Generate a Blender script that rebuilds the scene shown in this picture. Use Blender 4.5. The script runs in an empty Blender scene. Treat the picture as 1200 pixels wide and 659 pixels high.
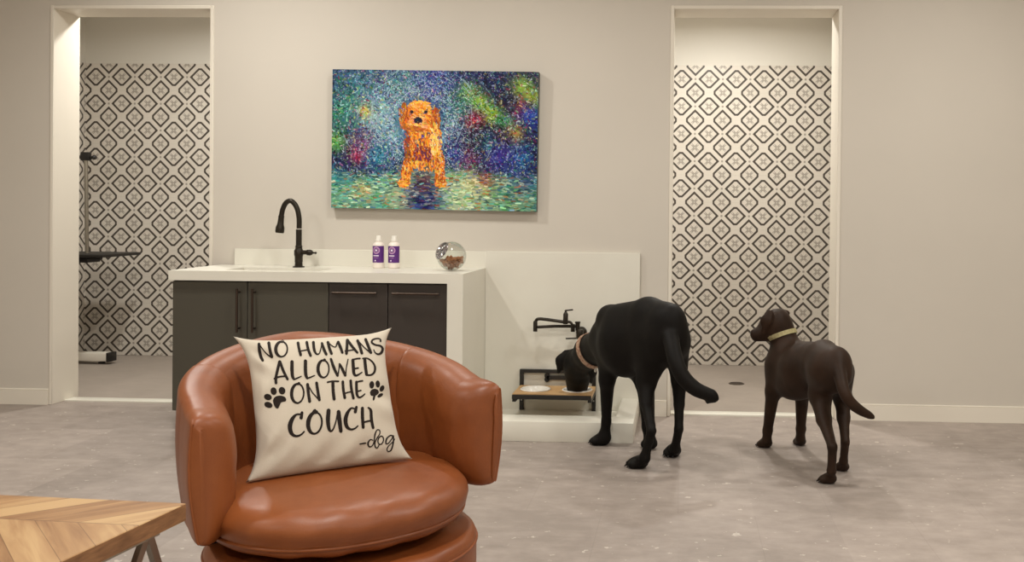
import bpy, bmesh, math, random
import numpy as np
from mathutils import Vector, Matrix
random.seed(7); rng = np.random.default_rng(11)
scene = bpy.context.scene
COL = scene.collection
PI = math.pi

# ---------------------------------------------------------------- camera model (1200x659 frame)
FOC = 1120.0; YAW, PITCH, ROLL = .0434, -.009, .0099
PCX, PCY, CAMD, CAMH = 749.45, 259.72, 5.637, 1.2
def _cam():
    cy, sy = math.cos(YAW), math.sin(YAW)
    f = np.array([-sy, cy, 0]); r = np.array([cy, sy, 0]); u = np.array([0, 0, 1.])
    cp, sp = math.cos(PITCH), math.sin(PITCH)
    f2 = f*cp + u*sp; u2 = u*cp - f*sp
    cr, sr = math.cos(ROLL), math.sin(ROLL)
    return r*cr + u2*sr, u2*cr - r*sr, f2
CR, CU, CF = _cam(); CC = np.array([0, -CAMD, CAMH])
def ray(x, y): return CF + CR*(x-PCX)/FOC + CU*(PCY-y)/FOC
def onY(x, y, Y): d = ray(x, y); return CC + d*((Y-CC[1])/d[1])
def onZ(x, y, Z=0.0): d = ray(x, y); return CC + d*((Z-CC[2])/d[2])
def onP(x, y, p0, n): d = ray(x, y); return CC + d*(np.dot(np.array(p0)-CC, n)/np.dot(d, n))
def proj(P):
    d = np.asarray(P) - CC; z = d@CF
    return np.stack([PCX+FOC*(d@CR)/z, PCY-FOC*(d@CU)/z], -1)

cam = bpy.data.cameras.new('camera'); camo = bpy.data.objects.new('camera', cam); COL.objects.link(camo)
cam.sensor_width = 36; cam.lens = FOC*36/1200; cam.sensor_fit = 'HORIZONTAL'
cam.shift_x = -(PCX-600)/1200; cam.shift_y = (PCY-329.5)/1200
cam.clip_start = .05
M = Matrix(((CR[0], CU[0], -CF[0], CC[0]), (CR[1], CU[1], -CF[1], CC[1]), (CR[2], CU[2], -CF[2], CC[2]), (0, 0, 0, 1)))
camo.matrix_world = M
scene.camera = camo

# ---------------------------------------------------------------- materials
def lin(r, g, b):
    f = lambda c: (c/255/12.92) if c/255 <= .04045 else ((c/255+.055)/1.055)**2.4
    return (f(r), f(g), f(b), 1)
class V:
    def __init__(s, nt, k): s.nt, s.k = nt, k
    def op(s, o, *a):
        n = s.nt.nodes.new('ShaderNodeMath'); n.operation = o
        for i, x in enumerate((s,)+a):
            if isinstance(x, V): s.nt.links.new(x.k, n.inputs[i])
            else: n.inputs[i].default_value = x
        return V(s.nt, n.outputs[0])
    def __add__(s, b): return s.op('ADD', b)
    __radd__ = __add__
    def __sub__(s, b): return s.op('SUBTRACT', b)
    def __mul__(s, b): return s.op('MULTIPLY', b)
    __rmul__ = __mul__
    def __truediv__(s, b): return s.op('DIVIDE', b)
    def lt(s, b): return s.op('LESS_THAN', b)
    def gt(s, b): return s.op('GREATER_THAN', b)
    def frac(s): return s.op('FRACT')
    def floor(s): return s.op('FLOOR')
    def abs(s): return s.op('ABSOLUTE')
    def min(s, b): return s.op('MINIMUM', b)
    def max(s, b): return s.op('MAXIMUM', b)
    def wrap(s): return (s+.5).frac()-.5
def newmat(name, col=(.8, .8, .8, 1), rough=.5, metal=0.0, spec=.5, coat=0.0, sheen=0.0):
    m = bpy.data.materials.new(name); m.use_nodes = True
    b = m.node_tree.nodes['Principled BSDF']
    b.inputs['Base Color'].default_value = col; b.inputs['Roughness'].default_value = rough
    b.inputs['Metallic'].default_value = metal; b.inputs['Specular IOR Level'].default_value = spec
    b.inputs['Coat Weight'].default_value = coat; b.inputs['Sheen Weight'].default_value = sheen
    return m
def N(m, t, **kw):
    n = m.node_tree.nodes.new(t)
    for k, v in kw.items(): setattr(n, k, v)
    return n
def L(m, a, b): m.node_tree.links.new(a, b)
def bsdf(m): return m.node_tree.nodes['Principled BSDF']
def objco(m):
    n = N(m, 'ShaderNodeTexCoord'); return n.outputs['Object']
def noise(m, scale, detail=4, rough=.55, vec=None, stretch=None):
    n = N(m, 'ShaderNodeTexNoise'); n.inputs['Scale'].default_value = scale
    n.inputs['Detail'].default_value = detail; n.inputs['Roughness'].default_value = rough
    v = vec or objco(m)
    if stretch:
        mp = N(m, 'ShaderNodeMapping'); mp.inputs['Scale'].default_value = stretch
        L(m, v, mp.inputs['Vector']); v = mp.outputs[0]
    L(m, v, n.inputs['Vector']); return n.outputs['Fac']
def ramp(m, fac, stops):
    n = N(m, 'ShaderNodeValToRGB'); e = n.color_ramp.elements
    while len(e) < len(stops): e.new(.5)
    for i, (p, c) in enumerate(stops): e[i].position = p; e[i].color = c
    L(m, fac, n.inputs[0]); return n.outputs[0]
def mixc(m, fac, a, b, mode='MIX'):
    n = N(m, 'ShaderNodeMix', data_type='RGBA', blend_type=mode)
    if isinstance(fac, (int, float)): n.inputs[0].default_value = fac
    else: L(m, fac, n.inputs[0])
    for k, x in ((6, a), (7, b)):
        if isinstance(x, tuple): n.inputs[k].default_value = x
        else: L(m, x, n.inputs[k])
    return n.outputs[2]
def bump(m, h, strength=.2, dist=.01):
    n = N(m, 'ShaderNodeBump'); n.inputs['Strength'].default_value = strength; n.inputs['Distance'].default_value = dist
    L(m, h, n.inputs['Height']); L(m, n.outputs[0], bsdf(m).inputs['Normal'])
def noisy(name, c1, c2, scale, rough=.5, bs=0.0, bd=.002, bscale=None, **kw):
    m = newmat(name, c1, rough, **kw)
    f = noise(m, scale); L(m, ramp(m, f, [(.3, c1), (.7, c2)]), bsdf(m).inputs['Base Color'])
    if bs: bump(m, noise(m, bscale or scale*6, 3), bs, bd)
    return m

m_wall = noisy('wall_paint', lin(202, 195, 184), lin(205, 198, 187), 1.5, .75, .05, .001, 160)
m_shpaint = newmat('shower_paint', lin(221, 217, 208), .75)
m_trim = newmat('trim_paint', lin(226, 219, 206), .45)
m_ceil = newmat('ceiling_paint', lin(225, 220, 210), .8)
m_quartz = noisy('white_quartz', lin(225, 222, 210), lin(220, 216, 204), 3, .32)
m_cab = newmat('cabinet_laminate', lin(72, 68, 58), .55, spec=.4)
m_cab2 = newmat('cabinet_laminate_brown', lin(56, 49, 44), .5, spec=.4)
m_cabin = newmat('cabinet_gap', lin(22, 20, 18), .8)
m_bronze = newmat('oil_rubbed_bronze', lin(46, 40, 32), .35, metal=.55)
m_handle = newmat('handle_bronze', lin(74, 62, 54), .38, metal=.8)
m_black = newmat('black_powder_coat', lin(28, 25, 22), .5)
m_white = newmat('white_ceramic', lin(240, 236, 228), .2)
m_whitepaint = newmat('white_enamel', lin(222, 216, 204), .4)
m_chrome = newmat('polished_chrome', (.8, .79, .78, 1), .12, metal=1)
m_steel = newmat('brushed_steel', lin(170, 165, 155), .3, metal=1)
m_screw = newmat('screw_steel', lin(190, 188, 182), .3, metal=.9)

# floor: large mauve-grey stone-look tiles with pale flecks
def floor_mat(name, c1, c2, flecks=True, tiles=True):
    m = newmat(name, c1, .48, spec=.35)
    co = objco(m)
    f1 = noise(m, 1.1, 6, .6, co); f2 = noise(m, 7, 6, .65, co, (1, 1.6, 1))
    s = V(m.node_tree, f1)*.55 + V(m.node_tree, f2)*.45
    c = ramp(m, s.k, [(.40, c1), (.61, c2)])
    if tiles:
        sp = N(m, 'ShaderNodeSeparateXYZ'); L(m, co, sp.inputs[0])
        x = V(m.node_tree, sp.outputs[0]); y = V(m.node_tree, sp.outputs[1])
        row = (y/.61).floor(); xs = x/.61 + row*.5
        wn = N(m, 'ShaderNodeTexWhiteNoise', noise_dimensions='2D')
        cb = N(m, 'ShaderNodeCombineXYZ'); L(m, xs.floor().k, cb.inputs[0]); L(m, row.k, cb.inputs[1])
        L(m, cb.outputs[0], wn.inputs['Vector'])
        t = V(m.node_tree, wn.outputs['Value'])*.18 + .88
        jn = ((xs.wrap().abs()).gt(.4975)).max(((y/.61).wrap().abs()).gt(.4975))
        t2 = t*(jn*-.1+1)
        cv = N(m, 'ShaderNodeCombineXYZ')
        for i in range(3): L(m, t2.k, cv.inputs[i])
        c = mixc(m, 1.0, c, cv.outputs[0], 'MULTIPLY')
    if flecks:
        for sc, th, st in ((9, .10, (.8, 1.6, 1)), (24, .13, (.8, 1.7, 1)), (4.2, .06, (.8, 1.5, 1)), (14, .10, (1, 1.5, 1))):
            dn = N(m, 'ShaderNodeTexNoise'); dn.inputs['Scale'].default_value = sc*3; dn.inputs['Detail'].default_value = 3
            L(m, co, dn.inputs['Vector'])
            mx = N(m, 'ShaderNodeVectorMath', operation='SCALE'); mx.inputs['Scale'].default_value = .10/ (sc/9)
            L(m, dn.outputs['Color'], mx.inputs[0])
            ad = N(m, 'ShaderNodeVectorMath', operation='ADD'); L(m, co, ad.inputs[0]); L(m, mx.outputs[0], ad.inputs[1])
            mp = N(m, 'ShaderNodeMapping'); mp.inputs['Scale'].default_value = st; L(m, ad.outputs[0], mp.inputs[0])
            v = N(m, 'ShaderNodeTexVoronoi'); v.inputs['Scale'].default_value = sc; L(m, mp.outputs[0], v.inputs['Vector'])
            sr = N(m, 'ShaderNodeSeparateColor'); L(m, v.outputs['Color'], sr.inputs[0])
            k = V(m.node_tree, v.outputs['Distance']).lt(V(m.node_tree, sr.outputs[0])*th*1.6) * V(m.node_tree, sr.outputs[1]).gt(.68) * .42
            c = mixc(m, k.k, c, lin(226, 218, 205))
    L(m, c, bsdf(m).inputs['Base Color'])
    return m
m_floor = floor_mat('stone_look_floor', lin(142, 131, 123), lin(168, 156, 148))
m_shower = floor_mat('shower_floor', lin(154, 143, 133), lin(164, 153, 143), False, False)

# encaustic tile pattern
TP = .2165
def tile_mat(name, axis, u0, v0):
    m = newmat(name, lin(214, 205, 191), .38, spec=.4)
    nt = m.node_tree; sp = N(m, 'ShaderNodeSeparateXYZ'); L(m, objco(m), sp.inputs[0])
    u = (V(nt, sp.outputs[axis]) - u0)/TP; v = (V(nt, sp.outputs[2]) - v0)/TP
    x1, y1 = u.wrap(), v.wrap(); x2, y2 = (u+.5).wrap(), (v+.5).wrap()
    d1 = x1.abs()+y1.abs(); d2 = x2.abs()+y2.abs(); d = d1.min(d2); s = d1.lt(d2); s2 = s*-1+1
    ax = x1.abs()*s + x2.abs()*s2; ay = y1.abs()*s + y2.abs()*s2
    f1 = d1.max(y1.abs()*1.41-.072); f2 = d2.max(x2.abs()*1.41-.072); fm = f1.min(f2)      # corners blunted at every second node
    out = fm.gt(.297)*fm.lt(.398)
    k1_ = (x1.abs()-.335).abs()+y1.abs(); k2_ = (y2.abs()-.335).abs()+x2.abs()
    out = out.max(k1_.min(k2_).lt(.058))
    dot = (x2.abs().max(y1.abs())).lt(.036)
    dia = (ax-ay).abs(); ll = ax+ay
    petal = dia.lt(.058)*ll.gt(.03)*ll.lt(.25)
    notch = (dia.lt(.02))*ll.gt(.17)
    petal = petal*(notch*-1+1)
    f = N(m, 'ShaderNodeTexNoise'); f.inputs['Scale'].default_value = 90; L(m, objco(m), f.inputs['Vector'])
    base = ramp(m, noise(m, 2.2), [(.3, lin(212, 205, 194)), (.7, lin(220, 213, 203))])
    c = mixc(m, (petal*.6).k, base, lin(118, 110, 100))
    c = mixc(m, (dot*.7).k, c, lin(128, 119, 108))
    c = mixc(m, (out*.97).k, c, lin(66, 58, 51))
    g = (u*1.0).wrap().abs().gt(.494).max((v*1.0).wrap().abs().gt(.494))
    c = mixc(m, (g*.18).k, c, lin(150, 140, 128))
    L(m, c, bsdf(m).inputs['Base Color'])
    return m

def leather_mat():
    m = newmat('cognac_leather', lin(150, 86, 44), .36, spec=.5)
    f = noise(m, 3.0, 5, .6); f2 = noise(m, 26, 4, .6)
    s = V(m.node_tree, f)*.75 + V(m.node_tree, f2)*.25
    L(m, ramp(m, s.k, [(.3, lin(116, 59, 24)), (.5, lin(130, 69, 30)), (.72, lin(144, 80, 38))]), bsdf(m).inputs['Base Color'])
    h = V(m.node_tree, noise(m, 300, 2)) * .2 + V(m.node_tree, noise(m, 6, 3, .5))*1.2
    bump(m, h.k, .22, .006)
    r = V(m.node_tree, noise(m, 9, 3))*.12 + .37
    L(m, r.k, bsdf(m).inputs['Roughness'])
    return m
m_leather = leather_mat()
m_seam = newmat('leather_seam', lin(118, 62, 30), .5)
m_dark = newmat('apron_shade_and_plate_black', lin(22, 17, 14), .8)  # near-black: painted shade on the chair apron, plain colour of the swivel plate
m_canvascloth = newmat('cream_canvas', lin(196, 186, 170), .9, spec=.15, sheen=.1)
bump(m_canvascloth, noise(m_canvascloth, 420, 2), .25, .002)
m_ink = newmat('black_print', lin(34, 26, 22), .8, spec=.2)

def chevron_mat(ang, ox, oy):
    m = newmat('chevron_wood', lin(190, 140, 85), .38, spec=.4)
    nt = m.node_tree; sp = N(m, 'ShaderNodeSeparateXYZ'); L(m, objco(m), sp.inputs[0])
    ca, sa = math.cos(ang), math.sin(ang)
    X = V(nt, sp.outputs[0]) - ox; Y = V(nt, sp.outputs[1]) - oy
    a = X*ca + Y*sa; b = Y*ca - X*sa                 # b across chevron columns
    W = .26; PW = .085
    cc = (b/W); ci = cc.floor(); fb = cc - ci         # 0..1 across a column
    par = (ci*.5).frac().gt(.25)
    sg = par*2-1
    q = a + sg*((fb-.5)*W)*1.05
    pi_ = (q/PW).floor()
    wn = N(m, 'ShaderNodeTexWhiteNoise', noise_dimensions='2D'); cb = N(m, 'ShaderNodeCombineXYZ')
    L(m, pi_.k, cb.inputs[0]); L(m, ci.k, cb.inputs[1]); L(m, cb.outputs[0], wn.inputs['Vector'])
    # grain along plank direction
    al = b - sg*a*.95; cb2 = N(m, 'ShaderNodeCombineXYZ')
    L(m, (q*26).k, cb2.inputs[0]); L(m, (al*2.2).k, cb2.inputs[1]); L(m, (V(nt, wn.outputs['Value'])*37).k, cb2.inputs[2])
    g = N(m, 'ShaderNodeTexNoise'); g.inputs['Scale'].default_value = 1; g.inputs['Detail'].default_value = 5; g.inputs['Distortion'].default_value = 1.1
    L(m, cb2.outputs[0], g.inputs['Vector'])
    t = V(nt, wn.outputs['Value'])*.8 + V(nt, g.outputs['Fac'])*1.0 - .40
    c = ramp(m, t.k, [(.08, lin(92, 62, 38)), (.32, lin(132, 94, 60)), (.52, lin(160, 122, 82)), (.8, lin(184, 150, 106))])
    e = (q/PW).wrap().abs(); gap = ((q/PW-.5).wrap().abs()).gt(.487).max(fb.lt(.006)).max(fb.gt(.994))
    c = mixc(m, (gap*.55).k, c, lin(80, 50, 28))
    L(m, c, bsdf(m).inputs['Base Color'])
    bump(m, g.outputs['Fac'], .12, .002)
    return m
def wood_mat(name, c1, c2, st):
    m = newmat(name, c1, .45)
    f = noise(m, 6, 5, .6, None, st)
    L(m, ramp(m, f, [(.3, c1), (.7, c2)]), bsdf(m).inputs['Base Color']); return m
m_edge = wood_mat('table_edge_wood', lin(104, 70, 44), lin(150, 108, 72), (3, 3, 18))
m_board = wood_mat('oak_board', lin(190, 148, 98), lin(212, 174, 124), (1, 12, 4))
def fur_mat(name, c1, c2, rough, sheen):
    m = newmat(name, c1, rough, spec=.14)
    f = noise(m, 9, 4); L(m, ramp(m, f, [(.35, c1), (.7, c2)]), bsdf(m).inputs['Base Color'])
    b = bsdf(m); b.inputs['Sheen Weight'].default_value = sheen; b.inputs['Sheen Roughness'].default_value = .4
    bump(m, noise(m, 130, 3, .6, None, (1, 1, .35)), .18, .003)
    return m
m_bfur = fur_mat('black_fur', lin(14, 11, 9), lin(20, 17, 14), .6, .0)
m_cfur = fur_mat('chocolate_fur', lin(38, 26, 18), lin(52, 36, 26), .55, .02)
m_nose = newmat('nose_leather', lin(16, 13, 12), .3)
m_eye = newmat('eye', lin(30, 18, 10), .08)
m_claw = newmat('claw_horn', lin(24, 20, 18), .35)

# ---------------------------------------------------------------- object helpers
def tag(o, label=None, cat=None, group=None, kind=None):
    for k, v in (('label', label), ('category', cat), ('group', group), ('kind', kind)):
        if v: o[k] = v
    return o
def link(name, me, mat=None, parent=None, smooth=None):
    o = bpy.data.objects.new(name, me); COL.objects.link(o)
    if mat and not me.materials: me.materials.append(mat)
    if parent: o.parent = parent; o.matrix_parent_inverse = Matrix.Translation(-parent.location)
    if smooth is not None: shade(me, smooth)
    return o
def shade(me, ang=40):
    me.polygons.foreach_set('use_smooth', [True]*len(me.polygons))
    if ang < 179:
        bm = bmesh.new(); bm.from_mesh(me)
        for e in bm.edges:
            e.smooth = not (len(e.link_faces) == 2 and e.calc_face_angle(0) > math.radians(ang))
        bm.to_mesh(me); bm.free()
    me.update()
def obj(name, bm, mat=None, parent=None, smooth=40):
    bmesh.ops.recalc_face_normals(bm, faces=bm.faces)
    me = bpy.data.meshes.new(name); bm.to_mesh(me); bm.free()
    return link(name, me, mat, parent, smooth)
def empty(name, loc, label=None, cat=None, group=None):
    o = bpy.data.objects.new(name, None); COL.objects.link(o); o.location = loc; o.empty_display_size = .05
    bpy.context.view_layer.update()
    return tag(o, label, cat, group)
def struct(name, bm, mat, smooth=40):
    return tag(obj(name, bm, mat, None, smooth), kind='structure')
def add_box(bm, x0, x1, y0, y1, z0, z1, bev=0.0, seg=2, mi=0):
    g = bmesh.ops.create_cube(bm, size=1)
    for v in g['verts']:
        v.co = Vector((x0+(v.co.x+.5)*(x1-x0), y0+(v.co.y+.5)*(y1-y0), z0+(v.co.z+.5)*(z1-z0)))
    fs = list({f for v in g['verts'] for f in v.link_faces})
    if bev:
        r = bmesh.ops.bevel(bm, geom=list({e for f in fs for e in f.edges}), offset=bev, segments=seg, affect='EDGES', profile=.5)
        fs = [f for f in set(r['faces']) | set(fs) if f.is_valid]
    for f in fs: f.material_index = mi
    return fs
def box(*a, **k):
    bm = bmesh.new(); add_box(bm, *a, **k); return bm
def frame_of(d):
    d = d.normalized(); a = Vector((0, 0, 1)) if abs(d.z) < .9 else Vector((1, 0, 0))
    x = d.cross(a).normalized(); return x, d.cross(x).normalized()
def add_tube(bm, pts, r, n=16, caps=True):
    pts = [Vector(p) for p in pts]; rs = r if isinstance(r, (list, tuple)) else [r]*len(pts)
    rings = []; px = None
    for i, p in enumerate(pts):
        t = (pts[min(i+1, len(pts)-1)] - pts[max(i-1, 0)]).normalized()
        if px is None: x, y = frame_of(t)
        else:
            x = (px - t*px.dot(t)).normalized(); y = t.cross(x)
        px = x
        rings.append([bm.verts.new(p + (x*math.cos(2*PI*k/n)+y*math.sin(2*PI*k/n))*rs[i]) for k in range(n)])
    for a, b in zip(rings, rings[1:]):
        for k in range(n): bm.faces.new((a[k], a[(k+1) % n], b[(k+1) % n], b[k]))
    if caps: bm.faces.new(rings[0][::-1]); bm.faces.new(rings[-1])
def tube(pts, r, n=16):
    bm = bmesh.new(); add_tube(bm, pts, r, n); return bm
def add_lathe(bm, prof, c, axis=(0, 0, 1), n=32, mi=0):
    ax = Vector(axis).normalized(); x, y = frame_of(ax); c = Vector(c); rings = []
    for r, h in prof:
        if r < 1e-6: rings.append([bm.verts.new(c+ax*h)])
        else: rings.append([bm.verts.new(c+ax*h+(x*math.cos(2*PI*k/n)+y*math.sin(2*PI*k/n))*r) for k in range(n)])
    for a, b in zip(rings, rings[1:]):
        for k in range(n):
            k2 = (k+1) % n
            if len(a) == 1 and len(b) == 1: continue
            if len(a) == 1: f = bm.faces.new((a[0], b[k2], b[k]))
            elif len(b) == 1: f = bm.faces.new((a[k], a[k2], b[0]))
            else: f = bm.faces.new((a[k], a[k2], b[k2], b[k]))
            f.material_index = mi
def lathe(prof, c, axis=(0, 0, 1), n=32):
    bm = bmesh.new(); add_lathe(bm, prof, c, axis, n); return bm
def smooth_path(pts, n=8):
    pts = [np.array(p, float) for p in pts]; out = []
    for i in range(len(pts)-1):
        p0, p1, p2, p3 = pts[max(i-1, 0)], pts[i], pts[i+1], pts[min(i+2, len(pts)-1)]
        for k in range(n):
            t = k/n
            out.append(.5*((2*p1)+(-p0+p2)*t+(2*p0-5*p1+4*p2-p3)*t*t+(-p0+3*p1-3*p2+p3)*t**3))
    out.append(pts[-1]); return out
def quads_mesh(name, verts, faces, mat, parent=None, smooth=180):
    me = bpy.data.meshes.new(name); me.from_pydata([tuple(v) for v in verts], [], faces); me.update()
    return link(name, me, mat, parent, smooth)

# ================================================================ THE ROOM
WT = .247; OH = 2.403
LX0, LX1, RX0, RX1 = -3.805, -2.835, -.053, .910
RX_MIN, RX_MAX, RY_MIN, CZ = -5.4, 3.9, -8.5, 3.05
SY = 1.95
bm = bmesh.new()
xs = [RX_MIN, LX0, LX1, RX0, RX1, RX_MAX]
for i in (0, 2, 4): add_box(bm, xs[i], xs[i+1], 0, WT, 0, CZ)
for i in (1, 3): add_box(bm, xs[i], xs[i+1], 0, WT, OH, CZ)
bmesh.ops.remove_doubles(bm, verts=bm.verts, dist=1e-5)
struct('wall_back', bm, m_wall, None)
struct('wall_left', box(RX_MIN-.1, RX_MIN, RY_MIN, WT, 0, CZ), m_wall)
struct('wall_right', box(RX_MAX, RX_MAX+.1, RY_MIN, WT, 0, CZ), m_wall)
struct('wall_front', box(RX_MIN-.1, RX_MAX+.1, RY_MIN-.1, RY_MIN, 0, CZ), m_wall)
struct('ceiling', box(RX_MIN-.1, RX_MAX+.1, RY_MIN-.1, WT, CZ, CZ+.1), m_ceil)
struct('floor', box(RX_MIN-.1, RX_MAX+.1, RY_MIN-.1, .11, -.1, 0), m_floor)
# showers
SH = ((-4.85, -2.45, 'left'), (-.42, 1.175, 'right'))
TZ = onY(150, 74, SY)[2]; TZR = onY(880, 77.5, SY)[2]; TZ = (TZ+TZR)/2
ur = onY(799, 92.7, SY); ul = onY(150, 93, SY)
for x0, x1, nm in SH:
    struct('floor_shower_'+nm, box(x0-.1, x1+.1, .11, SY+.1, -.1, -.002), m_shower)
    mb = tile_mat('encaustic_tile_back_'+nm, 0, ur[0], ur[2]); ms = tile_mat('encaustic_tile_side_'+nm, 1, SY, ur[2])
    struct('wall_shower_back_'+nm, box(x0-.1, x1+.1, SY+.012, SY+.1, 0, CZ), m_shpaint)
    struct('wall_tile_back_'+nm, box(x0, x1, SY, SY+.012, 0, TZ), mb)
    struct('wall_shower_side_'+nm, box(x0-.1, x0-.012, WT, SY+.012, 0, CZ), m_shpaint)
    struct('wall_tile_side_'+nm, box(x0-.012, x0, WT, SY, 0, TZ), ms)
    struct('wall_shower_far_side_'+nm, box(x1+.012, x1+.1, WT, SY+.012, 0, CZ), m_shpaint)
    struct('wall_tile_far_side_'+nm, box(x1, x1+.012, WT, SY, 0, TZ), ms)
    struct('ceiling_shower_'+nm, box(x0-.1, x1+.1, WT, SY+.1, 2.80, 2.90), m_ceil)
# liners around the openings with a slim bead proud of the wall, and thresholds
k = 0
for x0, x1 in ((LX0, LX1), (RX0, RX1)):
    k += 1; bm = bmesh.new()
    b = .019; p = -.006
    add_box(bm, x0-b, x0+.002, p, WT+.002, 0, OH+b, .0025, 1)
    add_box(bm, x1-.002, x1+b, p, WT+.002, 0, OH+b, .0025, 1)
    add_box(bm, x0+.002, x1-.002, p, WT+.002, OH-.002, OH+b, .0025, 1)
    struct('trim_%d' % k, bm, m_trim)
k += 1; struct('trim_%d' % k, box(LX0+.002, LX1-.002, .105, .20, -.01, .008, .003, 2), m_quartz)
k += 1; struct('trim_%d' % k, box(RX0+.002, RX1-.002, .035, .125, -.01, .010, .003, 2), m_quartz)
def baseboard(nm, x0, x1):
    bm = bmesh.new(); add_box(bm, x0, x1, -.014, -.0005, 0, .088, 0); add_box(bm, x0, x1, -.010, -.0005, .088, .096, .002, 1)
    struct('baseboard_'+nm, bm, m_trim)
baseboard('left', RX_MIN, LX0-.02); baseboard('middle', -.228, RX0-.02); baseboard('right', RX1+.02, RX_MAX)

# ================================================================ VANITY COUNTER
ZT = .865; CF_Y = -.605; CXL, CXR = -2.757, -1.155
split = [onY(x, 350, -.585)[0] for x in (202, 290, 385, 454.5, 524)]
SX0, SX1, SYF, SYB = -2.50, -1.97, -.50, -.26
top = empty('countertop', ((CXL+CXR)/2, -.3, 0), 'thick white quartz countertop with waterfall end over the charcoal cabinets', 'countertop')
bm = bmesh.new()
g = [CXL, SX0, SX1, CXR]; h = [CF_Y, SYF, SYB, -.022]
for i in range(3):
    for j in range(3):
        if (i, j) != (1, 1): add_box(bm, g[i], g[i+1], h[j], h[j+1], ZT-.052, ZT)
bmesh.ops.remove_doubles(bm, verts=bm.verts, dist=1e-5)
# drop the internal faces between the blocks
seen = {}
for f in list(bm.faces): seen.setdefault(tuple(sorted(v.index for v in f.verts)) if False else tuple(sorted((round(v.co.x, 4), round(v.co.y, 4), round(v.co.z, 4)) for v in f.verts)), []).append(f)
bmesh.ops.delete(bm, geom=[f for fs in seen.values() if len(fs) > 1 for f in fs], context='FACES_ONLY')
obj('slab', bm, m_quartz, top, None)
obj('waterfall_end', box(split[4]+.004, CXR, CF_Y, -.022, 0, ZT-.052, 0), m_quartz, top, None)
bs = obj('backsplash', box(-2.672, CXR, -.021, -.001, ZT-.05, .963, .0015, 1), m_quartz)
tag(bs, 'low white quartz upstand along the wall behind the counter', 'backsplash')
sp = obj('splash_panel', box(CXR, -.239, -.021, -.001, 0, .963, .0015, 1), m_quartz)
tag(sp, 'tall white quartz wall panel behind the pot filler and feeding shelf', 'wall panel')
# sink
bm = bmesh.new(); t = .004; zb = ZT-.24; zt = ZT-.053
for a in ((SX0-.01, SX0+.0, SYF-.01, SYB+.01), (SX1, SX1+.01, SYF-.01, SYB+.01), (SX0, SX1, SYF-.01, SYF), (SX0, SX1, SYB, SYB+.01)):
    add_box(bm, *a, zb, zt)
add_box(bm, SX0-.01, SX1+.01, SYF-.01, SYB+.01, zb-.01, zb)
add_lathe(bm, [(0, 0), (.035, 0), (.04, .003), (.03, .004), (0, .003)], ((SX0+SX1)/2, (SYF+SYB)/2, zb), n=24)
tag(obj('sink', bm, m_white), 'white undermount sink sunk into the counter below the tall faucet', 'sink')
# cabinets
def handle_bar(parent, p0, p1, dirn):
    bm = bmesh.new(); add_tube(bm, [p0, p1], .0065, 12)
    d = (Vector(p1)-Vector(p0)).normalized()
    for q in (Vector(p0)+d*.02, Vector(p1)-d*.02):
        add_tube(bm, [q, q+Vector((0, .034, 0))], .005, 10)
    return obj('handle', bm, m_handle, parent)
def cabinet(x0, x1, label, doors):
    c = empty('base_cabinet', ((x0+x1)/2, -.3, 0), label, 'cabinet', 'base cabinets under the quartz counter')
    bm = bmesh.new()
    add_box(bm, x0, x0+.018, -.565, -.025, .10, ZT-.054); add_box(bm, x1-.018, x1, -.565, -.025, .10, ZT-.054)
    add_box(bm, x0, x1, -.5, -.025, 0, .10); add_box(bm, x0+.018, x1-.018, -.565, -.025, .10, .118)
    add_box(bm, x0+.018, x1-.018, -.04, -.025, .118, ZT-.054)
    add_box(bm, x0, x1, -.565, -.55, ZT-.08, ZT-.054)
    obj('carcass', bm, m_cabin if False else m_cab, c)
    for (a, b, kind) in doors:
        d = obj(kind, box(a+.0022, b-.0022, -.586, -.567, .105, ZT-.058, .0015, 1), m_cab if kind == 'door' else m_cab2, c)
        if kind == 'door':
            hx = b-.042 if abs(b-split[1]) < .01 else a+.042
            zt = ZT-.092; bmz = zt-.235
            hb = handle_bar(d, (hx, -.62, zt), (hx, -.62, bmz), 1)
        else:
            zc = ZT-.108; w = (b-a)
            hb = handle_bar(d, (a+w*.10, -.62, zc), (b-w*.16 if b < split[3]+.01 else b-w*.12, -.62, zc), 1)
    return c
cabinet(split[0], split[2], 'double-door charcoal base cabinet under the sink, two upright bar handles', [(split[0], split[1], 'door'), (split[1], split[2], 'door')])
cabinet(split[2], split[3], 'narrow charcoal drawer-front cabinet between the double doors and another drawer front', [(split[2], split[3], 'drawer_front')])
cabinet(split[3], split[4]+.002, 'narrow charcoal drawer-front cabinet beside the white waterfall end', [(split[3], split[4]+.002, 'drawer_front')])

# faucet
fp = onZ(350, 313.5, ZT); fx, fy = fp[0], fp[1]
fa = empty('gooseneck_faucet', (fx, fy, ZT), 'tall dark bronze gooseneck faucet with pull-down head on the white counter', 'faucet')
obj('base', lathe([(0, 0), (.033, 0), (.033, .006), (.022, .010), (.021, .030), (.023, .034), (.022, .038), (.0225, .062), (.026, .072), (.026, .098), (.020, .106), (.019, .118), (.021, .121), (.019, .126), (0, .126)], (fx, fy, ZT), n=28), m_bronze, fa)
s = (CAMD+fy)/FOC
def fpt(px, py): return onY(px, py, fy)
obj('neck', tube([Vector((fx, fy, ZT+.115)), Vector((fx, fy, ZT+.22))], .0165, 20), m_bronze, fa)
arc = smooth_path([fpt(350.6, 268), fpt(350.4, 255), fpt(347.6, 243), fpt(341.5, 235.8), fpt(335.5, 237.5), fpt(331.5, 245), fpt(329.6, 254)], 8)
obj('gooseneck', tube(arc, [.0145]*len(arc), 20), m_bronze, fa)
p0, p1 = Vector(fpt(329.8, 253)), Vector(fpt(327.6, 273)); ax = (p1-p0).normalized(); hl = (p1-p0).length
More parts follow.
